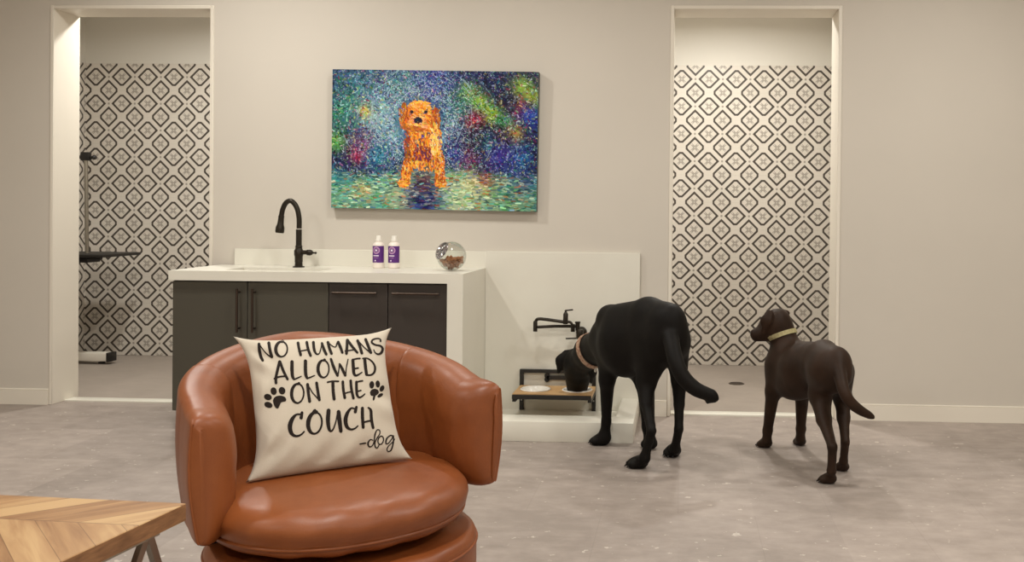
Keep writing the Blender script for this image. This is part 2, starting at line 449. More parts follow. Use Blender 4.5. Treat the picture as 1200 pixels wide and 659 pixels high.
sh = obj('spray_head', lathe([(0, 0), (.0165, 0), (.0175, .006), (.016, .012), (.0185, hl*.5), (.0245, hl*.68), (.0255, hl*.9), (.023, hl), (0, hl*.985)], p0, ax, 24), m_bronze, fa)
obj('lever_handle', lathe([(0, -.0), (.012, 0), (.0125, .022), (.010, .024), (.0165, .032), (.0175, .05), (.013, .060), (.006, .066), (.005, .078), (.0075, .081), (.006, .087), (0, .088)], (fx+.020, fy, ZT+.088), (1, -.1, -.03), 20), m_bronze, fa)

# shampoo bottles
m_bottle = newmat('bottle_plastic', lin(234, 224, 214), .3, spec=.5); bsdf(m_bottle).inputs['Subsurface Weight'].default_value = 0
m_cap = newmat('white_cap', lin(236, 232, 224), .4)
m_purple = newmat('purple_label', lin(84, 32, 116), .45)
m_pink = newmat('pink_print', lin(206, 160, 200), .5)
m_lab = newmat('white_print', lin(238, 228, 240), .5)
BX = onZ(443.5, 312, ZT); bxs = [onY(443.6, 312, -.16)[0], onY(461.8, 312, -.16)[0]]
def bottle(x, y, label):
    b = empty('shampoo_bottle', (x, y, ZT), label, 'bottle', 'purple labelled shampoo bottles on the counter')
    R = .0335
    obj('body', lathe([(0, 0), (R-.004, 0), (R, .004), (R, .132), (R-.003, .142), (.018, .151), (.014, .153), (.014, .158), (0, .158)], (x, y, ZT), n=40), m_bottle, b)
    obj('cap', lathe([(0, .156), (.0165, .156), (.0165, .168), (.0145, .170), (.0145, .184), (.013, .188), (0, .188)], (x, y, ZT), n=28), m_cap, b)
    bm = bmesh.new(); n = 40; a0, a1 = -PI*.5-1.35, -PI*.5+1.35
    z0, z1 = .032, .129
    def cyl(a, z, o): return Vector((x+(R+o)*math.cos(a), y+(R+o)*math.sin(a), ZT+z))
    for i in range(n):
        p, q = a0+(a1-a0)*i/n, a0+(a1-a0)*(i+1)/n
        vs = [bm.verts.new(cyl(*t)) for t in ((p, z0, .0006), (q, z0, .0006), (q, z1, .0006), (p, z1, .0006))]
        bm.faces.new(vs)
    def wr(u, v, o): return cyl(-PI*.5 + u/R, v, o)
    def disc(u, v, r0, r1, mi, o, n=28, ph=0, pet=0):
        for i in range(n):
            t0, t1 = 2*PI*i/n, 2*PI*(i+1)/n
            ro = lambda t: r1*(1+pet*math.cos(5*t+ph))
            pts = [(u+r0*math.cos(t0), v+r0*math.sin(t0)), (u+ro(t0)*math.cos(t0), v+ro(t0)*math.sin(t0)), (u+ro(t1)*math.cos(t1), v+ro(t1)*math.sin(t1)), (u+r0*math.cos(t1), v+r0*math.sin(t1))]
            f = bm.faces.new([bm.verts.new(wr(*p_, o)) for p_ in (pts if r0 > 0 else pts[:3])]); f.material_index = mi
    def bar(u0, u1, v0, v1, mi, o=.0012, n=10):
        for i in range(n):
            a, b_ = u0+(u1-u0)*i/n, u0+(u1-u0)*(i+1)/n
            f = bm.faces.new([bm.verts.new(wr(*q, o)) for q in ((a, v0), (b_, v0), (b_, v1), (a, v1))]); f.material_index = mi
    uo = -.004
    disc(uo, .104, .0165, .0205, 1, .0012); disc(uo, .104, .0105, .0115, 1, .0012)
    disc(uo, .104, 0, .0055, 2, .0014, 25, 0, .25)
    for i in range(16):
        t = 2*PI*i/16; disc(uo+.0138*math.cos(t), .104+.0138*math.sin(t), 0, .0014, 1, .0013, 8)
    bar(uo-.019, uo+.015, .070, .075, 2); bar(uo-.016, uo+.012, .060, .0615, 1)
    disc(uo-.005, .0445, 0, .0042, 2, .0012, 25, 0, .2); bar(uo-.012, uo+.006, .034, .0352, 1)
    lb = obj('label', bm, m_purple, b, 180); lb.data.materials.append(m_pink); lb.data.materials.append(m_lab)
    lb['label'] = 'purple label with a round pink emblem'
    return b
b0 = bottle(bxs[0], -.16, 'white bottle with purple label, nearer the black faucet of the two')
def dup(o, dx, dy, label):
    r = o.copy(); COL.objects.link(r); r.location = o.location + Vector((dx, dy, 0)); r['label'] = label
    for c in o.children:
        d = c.copy(); COL.objects.link(d); d.parent = r; d.matrix_parent_inverse = c.matrix_parent_inverse.copy()
    return r
dup(b0, bxs[1]-bxs[0], 0, 'white bottle with purple label, nearer the round glass jar of the two')

# glass treat jar with biscuits
def glass_mat():
    m = bpy.data.materials.new('clear_glass'); m.use_nodes = True; nt = m.node_tree; nt.nodes.clear()
    o = nt.nodes.new('ShaderNodeOutputMaterial'); t = nt.nodes.new('ShaderNodeBsdfTransparent'); g = nt.nodes.new('ShaderNodeBsdfGlossy')
    t.inputs[0].default_value = (.94, .95, .94, 1); g.inputs[1].default_value = .03
    f = nt.nodes.new('ShaderNodeLayerWeight'); f.inputs[0].default_value = .12
    mx = nt.nodes.new('ShaderNodeMixShader'); nt.links.new(f.outputs['Facing'], mx.inputs[0]); nt.links.new(t.outputs[0], mx.inputs[1]); nt.links.new(g.outputs[0], mx.inputs[2])
    nt.links.new(mx.outputs[0], o.inputs[0]); return m
m_glass = glass_mat()
JY = -.34; jc = Vector(onY(529.3, 300.3, JY)); JR = jc.z-ZT-.001
jd = Vector((-.66, -.60, .46)).normalized()
jar = empty('treat_jar', (jc.x, jc.y, ZT), 'round clear glass jar with a tilted shiny lid, half full of biscuits', 'jar')
prof = [(JR*math.sin(a), JR*math.cos(a)) for a in np.linspace(math.radians(36), PI, 40)]
prof2 = [((JR-.0025)*math.sin(a), (JR-.0025)*math.cos(a)) for a in np.linspace(PI, math.radians(36), 40)]
prof[-1] = (0, -JR); prof2[0] = (0, -JR+.0025)
obj('bowl', lathe(prof+prof2+[prof[0]], jc, jd, 48), m_glass, jar, 60)
m_lid = newmat('embossed_chrome', (.82, .8, .84, 1), .10, metal=1)
vv = N(m_lid, 'ShaderNodeTexVoronoi'); vv.inputs['Scale'].default_value = 95; L(m_lid, objco(m_lid), vv.inputs['Vector'])
bump(m_lid, vv.outputs['Distance'], .8, .01)
vv.feature = 'DISTANCE_TO_EDGE'
L(m_lid, ramp(m_lid, vv.outputs['Distance'], [(.03, lin(70, 66, 74)), (.12, lin(190, 186, 194)), (.3, lin(236, 234, 240))]), bsdf(m_lid).inputs['Base Color'])
R27 = JR*math.sin(math.radians(36)); H27 = JR*math.cos(math.radians(36))
obj('lid', lathe([(0, H27-.004), (R27-.004, H27-.004), (R27-.004, H27+.001), (R27+.004, H27+.001), (R27+.005, H27+.005), (R27, H27+.009), (R27*.85, H27+.015), (R27*.5, H27+.022), (0, H27+.025)], jc, jd, 40), m_lid, jar, 60)
m_bis = noisy('biscuit', lin(150, 98, 62), lin(176, 120, 80), 60, .8, .3, .002)
def biscuit_mesh(kind):
    bm = bmesh.new()
    if kind == 0:      # bone
        add_lathe(bm, [(0, -.012), (.0045, -.011), (.0042, 0), (.0045, .011), (0, .012)], (0, 0, 0), (1, 0, 0), 10)
        for sx in (-1, 1):
            for sy in (-1, 1):
                bmesh.ops.create_icosphere(bm, subdivisions=2, radius=.0058, matrix=Matrix.Translation((sx*.012, sy*.0045, 0)))
    elif kind == 1:    # round
        add_lathe(bm, [(0, -.004), (.010, -.004), (.0122, 0), (.010, .004), (0, .005)], (0, 0, 0), (0, 0, 1), 14)
    else:
        add_box(bm, -.011, .011, -.0075, .0075, -.004, .004, .002, 2)
    me = bpy.data.meshes.new('biscuit'); bm.to_mesh(me); bm.free(); me.materials.append(m_bis); shade(me, 60); return me
bms = [biscuit_mesh(i) for i in range(3)]
placed = []; lev = jc.z - JR*.18; tries = 0
while len(placed) < 60 and tries < 20000:
    tries += 1
    p = Vector((random.uniform(-JR, JR), random.uniform(-JR, JR), random.uniform(-JR, JR*.05)))
    if p.length > JR-.0165: continue
    if p.z > -JR*.18 + random.uniform(-.01, .006) + .10*p.x: continue
    if any((p-q).length < .0158 for q in placed): continue
    placed.append(p)
for i, p in enumerate(placed):
    o = bpy.data.objects.new('dog_biscuit', bms[i % 3]); COL.objects.link(o); o.location = jc+p
    o.rotation_euler = (random.uniform(-1.2, 1.2), random.uniform(-1.2, 1.2), random.uniform(0, 6.28))
    tag(o, 'small brown dog biscuit heaped inside the round glass jar', 'biscuit', 'dog biscuits in the glass jar')

# ================================================================ PAINTING
def painting():
    W, H = 480, 320
    yy, xx = np.mgrid[0:H, 0:W]; u = xx/W; v = yy/H
    def fld(spots, base):
        img = np.ones((H, W, 3))*np.array(base)
        for (a, b, r, c, s) in spots:
            k = np.exp(-(((u-a)*1.5)**2+(v-b)**2)/(2*r*r))*s
            img = img*(1-k[..., None]) + np.array(c)*k[..., None]
        return img
    up = fld([(.1, .12, .16, (58, 92, 112), .9), (.05, .3, .12, (62, 128, 100), .8), (.02, .52, .06, (110, 168, 84), .9), (.3, .25, .2, (120, 150, 165), .8), (.22, .35, .08, (170, 190, 190), .8),
              (.16, .3, .035, (196, 180, 96), .9), (.16, .56, .07, (140, 66, 100), .9), (.22, .62, .06, (50, 130, 160), .9), (.12, .62, .04, (170, 70, 90), .7), (.3, .5, .12, (104, 150, 165), .7), (.55, .4, .1, (120, 160, 175), .7),
              (.5, .1, .14, (82, 92, 150), .8), (.33, .1, .08, (90, 130, 130), .7), (.62, .25, .08, (60, 120, 110), .8), (.66, .14, .05, (130, 170, 90), .8), (.78, .3, .06, (160, 190, 70), .95), (.72, .22, .05, (150, 186, 80), .9), (.84, .36, .045, (80, 160, 110), .9),
              (.92, .12, .07, (150, 180, 80), .9), (.97, .2, .05, (170, 190, 70), .8), (.92, .27, .05, (150, 46, 66), .9), (.69, .36, .05, (160, 50, 70), .9), (.96, .32, .06, (46, 80, 160), .9), (.89, .44, .05, (190, 160, 80), .85), (.76, .52, .05, (40, 140, 150), .9), (.92, .62, .06, (50, 120, 160), .9),
              (.66, .62, .06, (150, 60, 80), .8), (.82, .6, .08, (78, 62, 140), .8), (.6, .6, .07, (56, 70, 140), .8), (.87, .74, .08, (52, 70, 130), .7), (.7, .5, .07, (40, 34, 52), .7), (.84, .2, .06, (36, 32, 56), .8), (.82, .45, .05, (50, 36, 50), .7)], (34, 38, 78))
    lo = fld([(.2, .78, .12, (112, 160, 150), .8), (.08, .92, .12, (120, 160, 140), .7), (.35, .9, .1, (178, 184, 150), .8), (.7, .8, .12, (190, 186, 140), .8), (.62, .92, .1, (190, 200, 170), .85), (.9, .92, .08, (120, 150, 120), .8), (.15, .86, .05, (200, 170, 120), .6),
              (.45, .95, .09, (44, 46, 104), .95), (.45, .8, .06, (90, 50, 70), .8), (.95, .78, .08, (70, 80, 120), .7), (.75, .76, .05, (170, 90, 80), .6), (.05, .75, .06, (60, 120, 130), .8)], (112, 150, 138))
    w = 1/(1+np.exp(-(v-.715-.03*np.sin(u*9))*45)); img = up*(1-w[..., None]) + lo*w[..., None]
    pal_lo = np.array([(60, 160, 150), (205, 205, 160), (200, 110, 70), (70, 90, 150), (230, 228, 200), (110, 170, 90), (40, 60, 90)])
    pal_up = np.array([(60, 70, 140), (60, 150, 150), (200, 215, 225), (110, 70, 140), (30, 30, 50), (90, 160, 90), (170, 60, 90), (210, 200, 120)])
    def stroke(x, y, ln, ang, wd, c, al=1.0):
        n = max(2, int(ln*1.5)); t = np.linspace(-.5, .5, n)
        X = x+t*ln*math.cos(ang); Y = y+t*ln*math.sin(ang)
        r = int(math.ceil(wd))
        for dx in range(-r, r+1):
            for dy in range(-r, r+1):
                if dx*dx+dy*dy > wd*wd: continue
                xi = np.clip((X+dx).astype(int), 0, W-1); yi = np.clip((Y+dy).astype(int), 0, H-1)
                img[yi, xi] = img[yi, xi]*(1-al)+np.array(c)*al
    base = img.copy()
    for _ in range(9000):
        x, y = rng.random()*W, rng.random()*H; lowr = w[int(y), int(x)] > .5
        c = base[int(y), int(x)]; p = (pal_lo if lowr else pal_up); q = p[rng.integers(len(p))]
        mixk = rng.random()*.55; c = np.clip((c*(1-mixk)+q*mixk + rng.normal(0, 20) - 118)*1.22 + 112, 0, 255)
        ang = rng.normal(0, .2) if lowr else rng.random()*PI
        stroke(x, y, rng.uniform(4, 13) if lowr else rng.uniform(2, 8), ang, 1 if rng.random() < .75 else 1.5, c, .9)
    # a plain golden dog standing towards the viewer
    gold = [(214, 140, 58), (232, 164, 84), (186, 104, 40), (240, 186, 110), (150, 76, 40), (226, 150, 50)]
    def blob(cx, cy, rx, ry, n, ang, cols, sp=.3, ln=(4, 9), rot=0):
        for _ in range(n):
            a, r = rng.random()*2*PI, math.sqrt(rng.random())
            ex, ey = r*math.cos(a)*rx, r*math.sin(a)*ry
            x = cx+ex*math.cos(rot)-ey*math.sin(rot); y = cy+ex*math.sin(rot)+ey*math.cos(rot)
            c = np.clip(np.array(cols[rng.integers(len(cols))])+rng.normal(0, 12, 3), 0, 255)
            stroke(x*W, y*W, rng.uniform(*ln), ang+rng.normal(0, sp), 1.4, c, .95)
    k = H/W
    blob(.455, .50*k, .082, .145*k*1.0+.01, 500, 1.5, gold); blob(.46, .62*k, .088, .10*k, 320, 1.5, gold)
    for lx, bx in ((.385, .355), (.525, .535)):
        for t in np.linspace(0, 1, 9): blob(lx+(bx-lx)*t, (.62+.19*t)*k, .024, .03*k, 26, 1.5, gold)
        blob(bx, .815*k, .026, .02*k, 40, 0, gold[:4])
    blob(.45, .60*k, .05, .05*k, 130, 1.5, [(120, 50, 50), (150, 76, 50), (110, 60, 90), (190, 110, 50)])
    blob(.425, .345*k, .078, .115*k, 520, .6, gold[:4]); 
    blob(.35, .33*k, .022, .09*k, 90, 1.5, [(170, 96, 44), (150, 80, 40), (200, 130, 60)]); blob(.505, .36*k, .022, .09*k, 90, 1.5, [(170, 96, 44), (150, 80, 40), (200, 130, 60)])
    blob(.43, .245*k, .05, .025*k, 70, .1, [(236, 180, 100), (220, 150, 60)])
    blob(.42, .385*k, .045, .06*k, 150, .3, [(240, 196, 130), (226, 170, 110), (200, 140, 90)])
    blob(.42, .36*k, .017, .021*k, 60, 0, [(40, 30, 50), (60, 44, 70)], .4, (2, 4)); blob(.42, .43*k, .024, .008*k, 22, 0, [(90, 50, 50), (110, 60, 60)], .3, (3, 6))
    for ex in (.390, .458): blob(ex, .300*k, .006, .009*k, 16, 0, [(40, 30, 50), (60, 40, 60)], .4, (2, 3))
    blob(.37, .55*k, .018, .12*k, 70, 1.5, [(150, 84, 50), (120, 66, 60), (170, 96, 40)]); blob(.40, .42*k, .05, .02*k, 50, .2, [(160, 90, 50), (190, 120, 60)]); blob(.50, .5*k, .02, .12*k, 60, 1.5, [(246, 206, 140), (240, 190, 110)])
    # flecks and arcs of pale spray
    for _ in range(5200):
        if rng.random() < .62:
            r = .13+abs(rng.normal(0, .15)); a = rng.random()*2*PI
            x, y = (.43+r*math.cos(a)*.95)*W, (.36+r*math.sin(a)*1.3)*H
        else: x, y = rng.random()*W, rng.random()*.78*H
        if not (0 <= x < W and 0 <= y < H*.82): continue
        if abs(x/W-.44) < .085 and .27 < y/H < .82 and rng.random() < .85: continue
        stroke(x, y, rng.uniform(.5, 3.2), rng.random()*PI, .5, np.clip(np.array((214, 230, 236))+rng.normal(0, 20, 3), 0, 255), rng.uniform(.4, .95))
    for _ in range(46):
        t0 = rng.random()*2*PI; rr_ = rng.uniform(.14, .42); da = rng.uniform(.15, .5)
        for t in np.linspace(t0, t0+da, 26):
            x, y = (.43+rr_*math.cos(t)*.95)*W, (.36+rr_*math.sin(t)*1.25)*H
            if 0 <= x < W and 0 <= y < H*.72 and not (abs(x/W-.44) < .085 and y/H > .27): stroke(x+6*math.sin(5*t+rr_*40), y+5*math.cos(4*t+rr_*30), 2, t+PI/2, .5, (190, 212, 222), .5)
    gr = img.mean(2, keepdims=True); img = gr+(img-gr)*1.18; img = (img-120)*1.08+112
    return np.clip(img, 0, 255)
PW_, PH_ = 1.2262, .820; pc = np.array([-1.460, -.036, 1.617]); pr = math.radians(-.55)
img = painting(); H_, W_ = img.shape[:2]
ptg = empty('canvas_painting', (pc[0], -.03, pc[2]-PH_/2), 'large colourful canvas of a golden dog among blue and green dabs, hung above the counter', 'painting')
def pl(x, z, y): return (pc[0]+x*math.cos(pr)-z*math.sin(pr), y, pc[2]+x*math.sin(pr)+z*math.cos(pr))
lean = .012
gx, gz = np.meshgrid(np.linspace(-PW_/2, PW_/2, W_), np.linspace(PH_/2, -PH_/2, H_))
vv = [pl(a, b, -.046-lean*(b/PH_+.5)) for a, b in zip(gx.ravel(), gz.ravel())]
idx = np.arange(W_*H_).reshape(H_, W_)
ff = np.stack([idx[:-1, :-1], idx[1:, :-1], idx[1:, 1:], idx[:-1, 1:]], -1).reshape(-1, 4)
me = bpy.data.meshes.new('painted_face'); me.from_pydata(vv, [], ff.tolist()); me.update()
att = me.color_attributes.new('paint', 'BYTE_COLOR', 'POINT')
srgb = img.reshape(-1, 3)/255
att.data.foreach_set('color_srgb', np.concatenate([srgb, np.ones((len(srgb), 1))], 1).astype(np.float32).ravel())
m_paint = newmat('oil_paint', (1, 1, 1, 1), .42, spec=.3)
an = N(m_paint, 'ShaderNodeVertexColor', layer_name='paint'); L(m_paint, an.outputs[0], bsdf(m_paint).inputs['Base Color'])
o = link('painted_face', me, m_paint, ptg); o['label'] = 'painted face of golden dog, blue, green and cream dabs'
bm = bmesh.new()
cs = [bm.verts.new(pl(a*PW_/2, b*PH_/2, y)) for y in (-.0455, -.004) for a, b in ((-1, -1), (1, -1), (1, 1), (-1, 1))]
for q, v_ in enumerate(cs):
    if q < 4: v_.co.y -= lean*(1 if q > 1 else 0)
for a in range(4): bm.faces.new((cs[a], cs[(a+1) % 4], cs[4+(a+1) % 4], cs[4+a]))
bm.faces.new(cs[:4]); bm.faces.new(cs[4:])
m_cedge = noisy('canvas_edge', lin(60, 70, 78), lin(110, 120, 104), 30, .7)
obj('stretched_canvas', bm, m_cedge, ptg, 30)

# ================================================================ FEEDING STATION
zc_ = .106
bm = bmesh.new(); x0, x1 = CXR+.002, -.237
add_box(bm, x0, x1, -.69, -.53, 0, zc_, .003, 2); add_box(bm, x1-.10, x1, -.53, -.022, 0, zc_, .003, 2)
add_box(bm, x0, x1-.10, -.53, -.022, 0, .03)
tag(obj('curbed_basin', bm, m_quartz), 'low white quartz curb basin on the floor under the feeding shelf', 'basin')
UY = -.035
ux0, ux1 = onY(611.3, 460, UY)[0], onY(695.8, 460, UY)[0]
FYY = -.315; zbt = float(onY(645, 462.4, FYY)[2]); ztop = onY(650, 433.5, UY)[2]
fs = empty('feeding_shelf', ((ux0+ux1)/2, -.16, .03), 'black metal and oak feeding shelf with a bone plaque on the white panel', 'feeding shelf')
bm = bmesh.new(); hw = .0115
add_box(bm, ux0-hw, ux0+hw, -.044, -.0215, .0305, ztop, .001, 1); add_box(bm, ux1-hw, ux1+hw, -.044, -.0215, .0305, ztop, .001, 1)
add_box(bm, ux0+hw, ux1-hw, -.044, -.0215, ztop-.020, ztop, 0)
bx0, bx1 = onY(600.3, 464, FYY)[0], onY(693, 464, FYY)[0]
add_box(bm, bx0, bx1, FYY-.014, FYY-.0005, zbt-.028, zbt-.004, .001, 1)
add_box(bm, bx0, bx0+.02, FYY-.001, -.044, zbt-.045, zbt-.0225, 0); add_box(bm, bx1-.02, bx1, FYY-.001, -.044, zbt-.045, zbt-.0225, 0)
fr = obj('frame', bm, m_black, fs, 30)
for ux in (ux0, ux1):
    for z in (.09, .135):
        obj('screw', lathe([(0, .001), (.0045, .001), (.0035, .003), (0, .0035)], (ux, -.043, z), (0, -1, 0), 12), m_screw, fr)
bpos = [onZ(628, 454.5, zbt), onZ(677, 456.5, zbt)]; BY = -.175; bpx = [onY(627.5, 455, BY)[0], onY(676.5, 457, BY)[0]]; BR = .083
bm = bmesh.new()
# oak board with two round cut-outs
by0, by1 = FYY, -.0445
def holed(z, flip):
    pass
n = 48
ob = [(bx0, by0), (bx1, by0), (bx1, by1), (bx0, by1)]
mid = (bpx[0]+bpx[1])/2
secs = [(bx0, mid, bpx[0]), (mid, bx1, bpx[1])]
for (a, b, cx) in secs:
    outer = []; inner = []
    for q in range(n):
        t = 2*PI*q/n; c, s_ = math.cos(t), math.sin(t)
        inner.append((cx+(BR-.004)*c, BY+(BR-.004)*s_))
        k1 = min([((b-cx)/c) if c > 1e-6 else 9, ((a-cx)/c) if c < -1e-6 else 9, ((by1-BY)/s_) if s_ > 1e-6 else 9, ((by0-BY)/s_) if s_ < -1e-6 else 9])
        outer.append((cx+k1*c, BY+k1*s_))
    # snap the nearest ray ends to the corners
    for cxn, cyn in ((a, by0), (b, by0), (b, by1), (a, by1)):
        q = min(range(n), key=lambda i: (outer[i][0]-cxn)**2+(outer[i][1]-cyn)**2); outer[q] = (cxn, cyn)
    for q in range(n):
        r = (q+1) % n
        T = lambda p, z: bm.verts.new((p[0], p[1], z))
        for z in (zbt, zbt-.022): bm.faces.new([T(p, z) for p in (inner[q], outer[q], outer[r], inner[r])])
        bm.faces.new([T(inner[q], zbt), T(inner[r], zbt), T(inner[r], zbt-.022), T(inner[q], zbt-.022)])
        if not (abs(outer[q][0]-mid) < 1e-5 and abs(outer[r][0]-mid) < 1e-5):
            bm.faces.new([T(outer[q], zbt), T(outer[r], zbt), T(outer[r], zbt-.022), T(outer[q], zbt-.022)])
bmesh.ops.remove_doubles(bm, verts=bm.verts, dist=1e-5)
obj('oak_board', bm, m_board, fs, 30)['label'] = 'pale oak board with two round holes'
# bone plaque hanging under the top bar
pb0, pb1 = onY(641, 443, UY)[0], onY(668, 443, UY)[0]; zb_ = onY(652, 443, UY)[2]
bm = bmesh.new(); add_box(bm, pb0, pb1, -.038, -.028, zb_-.012, zb_+.012)
for x in (pb0, pb1):
    for dz in (-.011, .011): add_lathe(bm, [(0, -.005), (.0145, -.005), (.0155, -.003), (.0155, .003), (.0145, .005), (0, .005)], (x, -.033, zb_+dz), (0, 1, 0), 20)
for x in (pb0+.012, pb1-.012): add_tube(bm, [(x, -.033, zb_+.01), (x, -.033, ztop-.019)], .0018, 8)
obj('bone_plaque', bm, m_black, fs, 30)
def food_bowl(x, label):
    return tag(obj('food_bowl', lathe([(0, -.05), (.05, -.05), (.066, -.03), (BR-.008, -.004), (BR-.008, .0005), (BR+.004, .0005), (BR+.005, .004), (BR, .008), (BR-.006, .006), (BR-.014, -.004), (.062, -.030), (.045, -.043), (0, -.044)], (0, 0, 0), n=48), m_white, None, 60), label, 'bowl', 'white food bowls in the oak shelf')
f1 = food_bowl(0, 'empty white food bowl at the open end of the oak shelf, clear of the dog'); f1.location = (bpx[0], BY, zbt)
f2 = f1.copy(); COL.objects.link(f2); f2.location = (bpx[1], BY, zbt); f2['label'] = 'white food bowl that the black dog is eating from'

# pot filler
PY = -.115
def pp(x, y, Y=PY): return Vector(onY(x, y, Y))
pf = empty('pot_filler', (pp(682, 392)[0], -.03, pp(682, 392)[2]), 'black folding pot filler tap mounted on the white panel above the feeding shelf', 'tap')
wv = pp(679.5, 391.5)
obj('wall_flange', lathe([(0, 0), (.032, 0), (.032, .006), (.02, .012), (.013, .014), (.013, .09), (0, .09)], (wv.x, -.0215, wv.z), (0, -1, 0), 28), m_bronze, pf)
bm = bmesh.new(); add_lathe(bm, [(0, -.030), (.017, -.030), (.021, -.022), (.021, .018), (.016, .026), (0, .026)], (wv.x, PY, wv.z), (0, 0, 1), 24)
a = pp(677, 387.5); b = pp(677, 377)
add_lathe(bm, [(0, 0), (.0135, 0), (.0135, (b-a).length), (0, (b-a).length)], a, (b-a), 20)
add_lathe(bm, [(0, 0), (.016, 0), (.016, .009), (0, .009)], b-Vector((0, 0, .01)), (0, 0, 1), 20)
obj('valve_body', bm, m_bronze, pf)
a = pp(677.5, 396.5); b = pp(664, 397)
obj('lever_handle', tube([a, b, b-Vector((.004, 0, 0))], [.0045, .0045, .006], 12), m_bronze, pf)
bm = bmesh.new(); add_tube(bm, [pp(676, 382.5), pp(650, 382.6), pp(630, 383.5)], [.0095, .009, .009], 16)
add_lathe(bm, [(0, -.022), (.0125, -.022), (.0125, .022), (0, .022)], pp(671.3, 384.5), (0, 0, 1), 20)
obj('inner_arm', bm, m_bronze, pf)
Y2 = PY-.02
pts = smooth_path([pp(627.3, 388.5), pp(627.2, 381), pp(628.0, 376.5), pp(631, 374, PY-.006), pp(640, 374.6, Y2+.006), pp(650, 376, Y2), pp(661, 377.6, Y2)], 6)
bm = bmesh.new(); add_tube(bm, pts, .0095, 16); add_lathe(bm, [(0, -.033), (.0125, -.033), (.0125, .020), (.010, .028), (0, .028)], pp(627.3, 382), (0, 0, 1), 20)
obj('outer_arm', bm, m_bronze, pf)
bm = bmesh.new(); a = pp(662.6, 380, Y2)
add_lathe(bm, [(0, 0), (.0135, 0), (.0145, .01), (.0145, .058), (.010, .066), (.007, .070), (.007, .080), (0, .080)], a, (.02, 0, 1), 20)
t_ = pp(663, 364.2, Y2); add_tube(bm, [t_-Vector((.004, 0, 0)), pp(671.5, 363.2, Y2)], .0045, 12)
obj('spout_valve', bm, m_bronze, pf)
pts = smooth_path([pp(664, 377.5, Y2), pp(668, 377.8, Y2), pp(670.3, 380.5, Y2), pp(670.8, 386.5, Y2)], 6)
obj('spout', tube(pts, .0078, 14), m_bronze, pf)

# ================================================================ SHOWER CONTENTS
dr = Vector(onZ(863, 449.6, 0)); bm = bmesh.new()
add_lathe(bm, [(0, -.004), (.056, -.004), (.056, .001), (.050, .003), (0, .003)], (dr.x, dr.y, 0), n=36)
for i in range(-3, 4):
    hwid = math.sqrt(max(.045**2-(i*.012)**2, 0)); add_box(bm, dr.x-hwid, dr.x+hwid, dr.y+i*.012-.003, dr.y+i*.012+.003, .002, .0042)
m_drain = newmat('drain_bronze', lin(92, 82, 72), .4, metal=.6)
tag(obj('floor_drain', bm, m_drain), 'round dark drain grate in the shower floor beyond the two dogs', 'drain')
GY = 1.45
def gp(x, y, Y=GY): return Vector(onY(x, y, Y))
ft = Vector(onZ(110, 427, 0)); GY2 = ft.y
gt = empty('grooming_table', (ft.x-.35, GY, 0), 'black topped grooming table with white foot and upright arm, half behind the left jamb', 'grooming table')
tz = gp(120, 297)[2]; xr = gp(141, 297)[0]
obj('tabletop', box(xr-.95 if xr-.95 > -4.83 else -4.83, xr, GY-.22, GY+.28, tz-.022, tz, .006, 2), m_black, gt)
bm = bmesh.new(); add_box(bm, -4.82, gp(122, 303)[0], GY-.05, GY-.02, tz-.045, tz-.022); add_box(bm, gp(97, 303)[0]-.06, gp(108, 303)[0], GY-.06, GY+.1, tz-.07, tz-.045)
obj('under_frame', bm, m_black, gt)
fx1 = onZ(125, 427, 0)[0]
bm = bmesh.new(); add_box(bm, -4.82, fx1, GY2, GY2+.09, .022, .085, .004, 2); add_box(bm, fx1-.16, fx1-.08, GY2+.002, GY2+.5, .03, .08, .004, 2) if False else None
ftm = obj('foot', bm, m_whitepaint, gt)
obj('foot_cap', box(fx1, fx1+.03, GY2-.002, GY2+.092, .018, .088, .005, 2), m_black, ftm)
obj('leveller', lathe([(0, 0), (.025, 0), (.025, .012), (.010, .016), (.010, .024), (0, .024)], (fx1-.06, GY2+.045, 0)), m_black, ftm)
obj('lift_column', box(-4.80, -4.70, GY2+.01, GY2+.09, .085, tz-.022), m_whitepaint, gt)
ax_ = gp(102, 290)[0]; zt_ = gp(101, 183)[2]
obj('arm_post', tube([(ax_, GY, tz), (ax_-.012, GY, zt_-.0)], .014, 16), m_steel, gt)
bm = bmesh.new(); add_tube(bm, [(ax_-.14, GY, zt_-.01), (ax_+.05, GY, zt_-.01)], .012, 12); add_box(bm, ax_-.045, ax_+.022, GY-.02, GY+.02, zt_-.035, zt_+.03, .006, 2)
add_lathe(bm, [(0, 0), (.017, 0), (.019, .012), (.012, .022), (0, .022)], (ax_+.045, GY, zt_-.01), (1, 0, 0), 14)
obj('arm_clamp', bm, m_black, gt)

